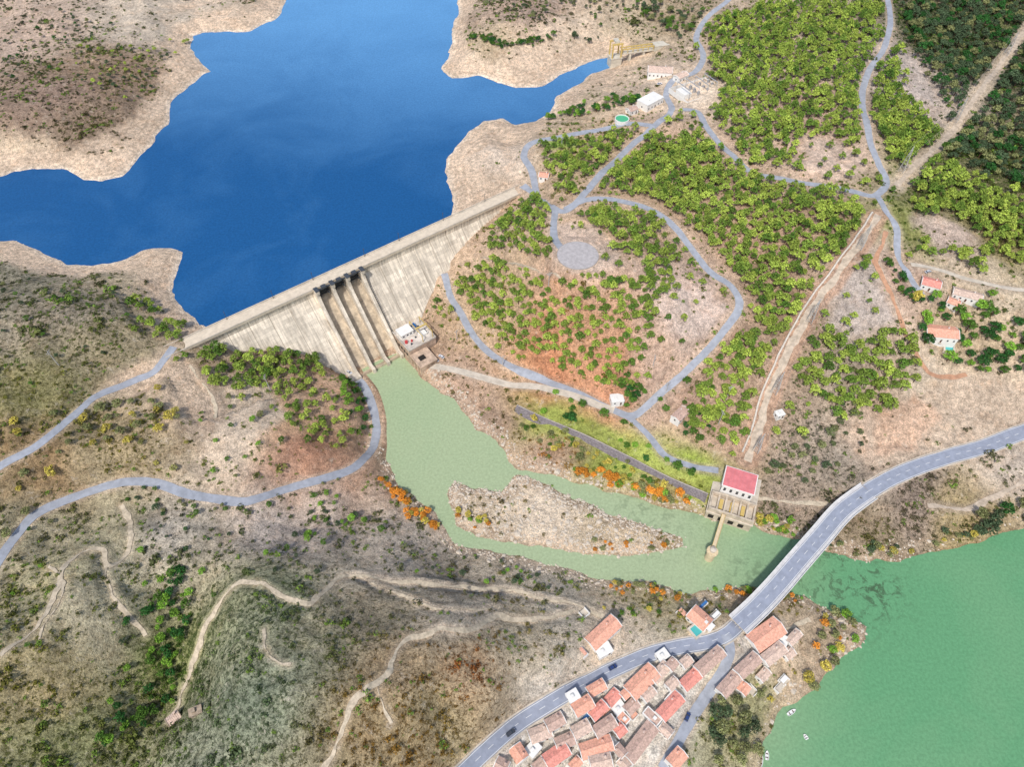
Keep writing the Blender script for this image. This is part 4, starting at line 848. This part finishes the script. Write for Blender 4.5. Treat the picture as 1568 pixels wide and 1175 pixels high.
def belt(px,sp,spread,sc,tints,kind,road=1.,wat=.4):
    p=spline([gp(*q) for q in px],1.0); n=int(len(p)/sp); i=rs.randint(0,len(p),max(n,1)); N=normals(p)
    xy=p[i,:2]+N[i]*rs.normal(size=(len(i),1))*spread; m=okpts(xy[:,0],xy[:,1],road,wat); xy=xy[m]; n=len(xy); t=np.array(tints)[rs.randint(0,len(tints),n)]
    TR[kind].append((xy[:,0],xy[:,1],sc*rs.uniform(.55,1.25,n),t*rs.uniform(.75,1.2,(n,1))))
TR={'pine':[],'broad':[]}
for g in [([(700,440),(740,412),(790,420),(850,432),(920,432),(1000,422),(1028,440),(1008,470),(1012,512),(995,555),(970,592),(930,606),(870,588),(800,562),(755,530),(722,490),(700,460)],5.0,.16,.86),
 ([(738,372),(780,330),(812,303),(842,322),(846,350),(838,400),(790,410),(740,403)],6.2,.30,.98),([(900,318),(980,325),(1030,370),(1022,425),(960,398),(930,362),(890,345)],6.0,.3,1.0),
 ([(880,300),(940,262),(1000,217),(1070,200),(1105,245),(1175,285),(1300,300),(1330,340),(1290,390),(1240,450),(1200,530),(1175,580),(1120,540),(1145,505),(1150,460),(1120,415),(1070,365),(1030,325),(960,298)],6.1,.12,1.06),
 ([(1060,560),(1100,530),(1150,540),(1185,570),(1160,630),(1140,670),(1100,660),(1040,650),(1080,590)],6.6,.3,1.08),
 ([(1075,40),(1150,15),(1250,5),(1345,15),(1345,80),(1310,130),(1312,190),(1318,230),(1230,200),(1220,265),(1150,255),(1100,205),(1085,120)],6.6,.22,1.04),
 ([(1340,115),(1375,85),(1380,150),(1420,180),(1440,210),(1400,240),(1362,262),(1340,220),(1330,170)],6.0,.18,1.08),
 ([(1385,270),(1420,250),(1480,270),(1568,310),(1640,330),(1640,450),(1568,420),(1500,390),(1480,345),(1400,325)],6.6,.2,1.12),([(1385,375),(1450,378),(1520,400),(1500,415),(1440,405),(1390,400)],6.4,.15,1.05),
 ([(1215,570),(1250,500),(1290,525),(1330,520),(1380,495),(1415,560),(1350,640),(1290,640),(1240,610)],6.9,.22,1.18),
 ([(1240,480),(1290,410),(1335,350),(1350,380),(1300,430),(1260,500)],6.6,.3,1.05),
 ([(255,535),(300,545),(400,533),(480,548),(500,575),(470,590),(430,570),(380,610),(320,590)],5.8,.15,.98),([(395,560),(440,570),(500,600),(555,655),(545,680),(480,690),(420,640)],7.0,.4,.8),
 ([(215,465),(275,500),(268,530),(215,500)],6,.2,.95),([(650,465),(672,430),(700,470),(705,490),(670,480)],6,.3,.75),
 ([(825,225),(880,215),(960,200),(985,200),(940,240),(900,275),(860,300),(840,270)],6.2,.3,.9),([(1060,640),(1085,600),(1130,640),(1150,690),(1100,700)],7.5,.35,.98),
 ([(1080,30),(1360,0),(1400,250),(1345,400),(1320,560),(1210,680),(1100,710),(990,600),(1140,500),(1040,340),(880,290),(830,215),(1000,190)],14,.3,.88),([(690,430),(800,300),(1000,310),(1110,450),(1060,540),(960,610),(720,520)],15,.3,.78)]: grove(*g,[PB,PD],'pine')
grove([(1390,-40),(1700,-40),(1700,330),(1568,290),(1430,235),(1455,190),(1410,110),(1385,40)],6.5,.2,1.15,[EU,DG,OL,EU],'broad')
grove([(1420,480),(1500,455),(1568,490),(1680,520),(1680,590),(1568,580),(1450,570),(1415,520)],6.2,.2,1.15,[DG,BG,PD,DG],'broad')
grove([(1400,450),(1420,440),(1440,470),(1425,490),(1405,480)],6,.1,1.0,[DG,YE,BG],'broad')
grove([(515,575),(545,592),(562,640),(555,665),(525,625)],4.5,.1,.75,[DG,PD,BG],'broad')
grove([(1000,0),(1080,20),(1060,60),(1030,60),(990,30),(960,10)],6.6,.25,1.0,[OL,EU,PD],'broad')
grove([(730,-20),(880,-20),(960,5),(870,40),(800,30),(740,10)],9,.42,.7,[EU,OL],'broad')
grove([(130,150),(110,80),(230,70),(290,60),(250,110),(200,160)],8,.4,.55,[PB,EU,OL],'broad')
grove([(0,60),(100,20),(180,40),(100,110),(0,160)],11,.35,.55,[EU,DG,OL],'broad')
grove([(10,640),(120,620),(250,600),(260,650),(180,690),(100,720),(0,760),(-30,700)],8.5,.3,.8,[YE,OL,OL,YE],'broad')
grove([(180,650),(290,620),(360,700),(300,740),(200,720)],11,.45,.7,[YE,OL],'broad')
grove([(270,640),(330,600),(500,690),(440,735),(330,745)],10,.45,.6,[BG,OL,PD],'broad')
grove([(0,430),(230,430),(210,560),(0,640)],14,.45,.5,[PD,OL,EU],'broad')
grove([(0,860),(560,800),(700,860),(400,900),(200,1000),(0,1000)],15,.45,.5,[PD,BG,EU],'broad')
grove([(1080,1080),(1120,1075),(1160,1110),(1185,1135),(1150,1175),(1090,1150)],6.5,.1,1.2,[OL,OL,EU],'broad')
grove([(1225,930),(1290,945),(1322,965),(1320,985),(1280,1010),(1250,980)],5.5,.15,.85,[OR,YE,OL,BG],'broad')
grove([(1200,1060),(1260,1020),(1280,1020),(1255,1050),(1210,1075)],5.5,.2,1.0,[OL,YE,OL],'broad')
grove([(1480,800),(1500,775),(1568,760),(1640,770),(1640,810),(1568,800),(1520,820),(1490,825)],7.5,.15,1.25,[OL,DG,EU],'broad')
grove([(1270,650),(1300,620),(1330,650),(1310,690),(1250,740),(1180,740),(1170,700),(1230,660)],7,.33,.8,[EU,OL],'broad')
for b in [([(720,60),(760,72),(800,68),(850,60)],1.6,1.5,.75,[PD,DG],'broad'),([(840,185),(880,175),(920,168),(960,160),(985,150)],1.2,3.5,.8,[PD,DG,BG],'broad'),([(880,75),(950,20),(1040,0)],5,5,.7,[PD,EU],'broad'),
 ([(585,735),(605,755),(622,775),(645,795),(668,810)],.9,2.2,.6,[OR,OR,YE],'broad'),([(880,720),(920,735),(970,752),(1020,768),(1060,775)],1.1,3.2,.8,[OR,OR,YE,OL,BG],'broad'),
 ([(700,790),(730,805),(745,800)],1.3,3,.65,[OR,BG,YE],'broad'),([(900,838),(960,845),(1030,832)],2,2.5,.5,[OR,OL],'broad'),([(1070,905),(1130,905),(1180,905),(1230,920)],1.5,2.2,.52,[OR,OL,BG],'broad'),
 ([(920,895),(1000,905),(1060,915)],1.7,2.5,.52,[YE,OL,OR],'broad'),([(1160,800),(1190,812),(1225,822)],.9,2.2,.75,[YE,BG,YE],'broad'),([(1260,838),(1330,852),(1400,848),(1450,830),(1490,822)],2.0,2.5,.6,[OL,YE,EU],'broad'),
 ([(830,622),(880,632),(930,658),(990,690),(1060,725)],3.6,4.5,.9,[PD,BG,DG],'broad'),([(800,655),(850,680),(900,700),(950,720),(1010,745)],2.6,3,.62,[OL,YE,PD],'broad'),
 ([(270,870),(275,920),(250,980),(255,1040),(225,1090),(150,1130)],1.1,5,.7,[DG,PD,BG],'broad'),([(150,750),(200,770),(300,850)],5,6,.6,[DG,EU],'broad'),([(470,780),(560,810),(430,830)],3,6,.6,[PD,EU,BG],'broad'),
 ([(530,730),(470,757),(380,778),(280,770),(180,750)],5,2.5,.5,[PD,OL],'broad'),([(0,790),(60,810),(100,790)],5,6,.7,[DG,OL],'broad'),([(950,600),(975,612),(985,600)],1.6,2,1.0,[DG,PD],'broad'),([(1010,650),(1050,640),(1080,680)],2.5,4,.8,[DG,PD],'broad'),
 ([(950,1095),(960,1150),(900,1110)],3,5,.45,[PD,OL,BG],'broad'),([(1060,1010),(1040,1080),(1000,1050)],3,4,.45,[PD,YE],'broad'),([(1140,1060),(1190,1030),(1210,990)],2.5,4,.65,[OL,YE,PD],'broad'),([(880,960),(960,945),(1030,925)],5,5,.5,[PD,YE],'broad'),([(1100,225),(1160,262),(1220,270)],3,3,.8,[PD,BG],'pine'),
 ([(620,870),(760,880),(850,880)],4,7,.5,[PD,EU,BG],'broad'),([(590,700),(585,660)],4,1.5,.5,[OR,OL],'broad'),([(1360,405),(1385,440),(1415,470)],2.0,3,.8,[PD,DG],'broad'),([(1385,250),(1410,230),(1450,215)],2,4,.9,[PD,OL],'broad')]: belt(*b)
for nm,kd,cl_,nv in (('pine_woodland','pine',C_pine,6),('broadleaf_woodland','broad',C_broad,5)):
    x=np.concatenate([t[0] for t in TR[kd]]);y=np.concatenate([t[1] for t in TR[kd]]);s=np.concatenate([t[2] for t in TR[kd]]);c=np.vstack([t[3] for t in TR[kd]])
    s3=np.stack([s*rs.uniform(.85,1.15,len(s)),s*rs.uniform(.85,1.15,len(s)),s*rs.uniform(.8,1.1,len(s))],1)
    scatter(nm,np.stack([x,y,sample(x,y)],1),s3,c,cl_,nv)
n=170000; x=rs.uniform(X0+3,X1-3,n);y=rs.uniform(Y0+3,Y1-3,n)
dn=samp(dens,x,y)*(.3+1.4*ss(.3,.7,vn(x,y,14,88)))+.03*(samp(band,x,y)<.1); m=okpts(x,y,.9,.6)&(rs.rand(n)<dn*.66); x=x[m];y=y[m]; n=len(x)
st=samp(scol,x,y)/.74; st=st*rs.uniform(.5,1.1,(n,1)); gsel=(rs.rand(n)<.22)[:,None]; st=np.where(gsel,(PD*.75+PB*.25)*rs.uniform(.6,1.15,(n,1)),st)
s=np.exp(rs.normal(size=n)*.45)*.88
scatter('hillside_scrub',np.stack([x,y,sample(x,y)-.1],1),np.stack([s,s,s*.85],1),st,C_bush,6)
n=60000; x=rs.uniform(X0+3,X1-3,n);y=rs.uniform(Y0+3,Y1-3,n); v_=samp(sV,x,y); m=((v_>-.6)&(v_<9)&(rs.rand(n)<.8)); m&=(samp(DRD,x,y)>1)&~((samp(sD,x,y)<2)); x=x[m];y=y[m]
xi=rs.uniform(-60,130,12000); yi=rs.uniform(130,260,12000); m=samp(sI,xi,yi)<.8; x=np.append(x,xi[m]);y=np.append(y,yi[m])
xi=rs.uniform(-100,220,18000); yi=rs.uniform(100,300,18000); v_=samp(sV,xi,yi); m=(v_>-1)&(v_<7)&(samp(DRD,xi,yi)>1)&(samp(sD,xi,yi)>2); x=np.append(x,xi[m]);y=np.append(y,yi[m]);n=len(x)
s=np.exp(rs.normal(size=n)*.5)*.98; scatter('river_rocks',np.stack([x,y,sample(x,y)],1),np.stack([s,s*rs.uniform(.6,1.2,n),s*.6],1),np.ones((n,3)),C_rock,5)
# ------------------------------------------------------------------ light, world, camera
EL_=math.radians(54); AZ=math.atan2(-.4,-1)
sd=Vector((math.sin(AZ)*math.cos(EL_),math.cos(AZ)*math.cos(EL_),math.sin(EL_)))
l=bpy.data.lights.new('sun','SUN'); l.energy=3.0; l.angle=math.radians(4); l.color=(1,.965,.92); so=bpy.data.objects.new('sun',l); COL.objects.link(so); so.rotation_euler=sd.to_track_quat('Z','Y').to_euler(); so.location=(0,0,500)
w_=bpy.data.worlds.new('World'); SC.world=w_; w_.use_nodes=True; nt=w_.node_tree; bg=nt.nodes['Background']; sk=nt.nodes.new('ShaderNodeTexSky'); sk.sky_type='NISHITA'; sk.sun_disc=False; sk.sun_elevation=EL_; sk.sun_rotation=AZ; sk.dust_density=2.0
nt.links.new(sk.outputs[0],bg.inputs[0]); bg.inputs[1].default_value=.15
cam=bpy.data.cameras.new('camera'); cam.sensor_width=36; cam.lens=24; cam.clip_end=20000; cam.clip_start=1; co=bpy.data.objects.new('camera',cam); COL.objects.link(co); co.location=(0,0,CAMZ); co.rotation_euler=(math.radians(90)-PIT,0,0); SC.camera=co
SC.view_settings.view_transform='Standard'; SC.view_settings.look='None'; SC.view_settings.exposure=0
print('done',time.time()-T0)
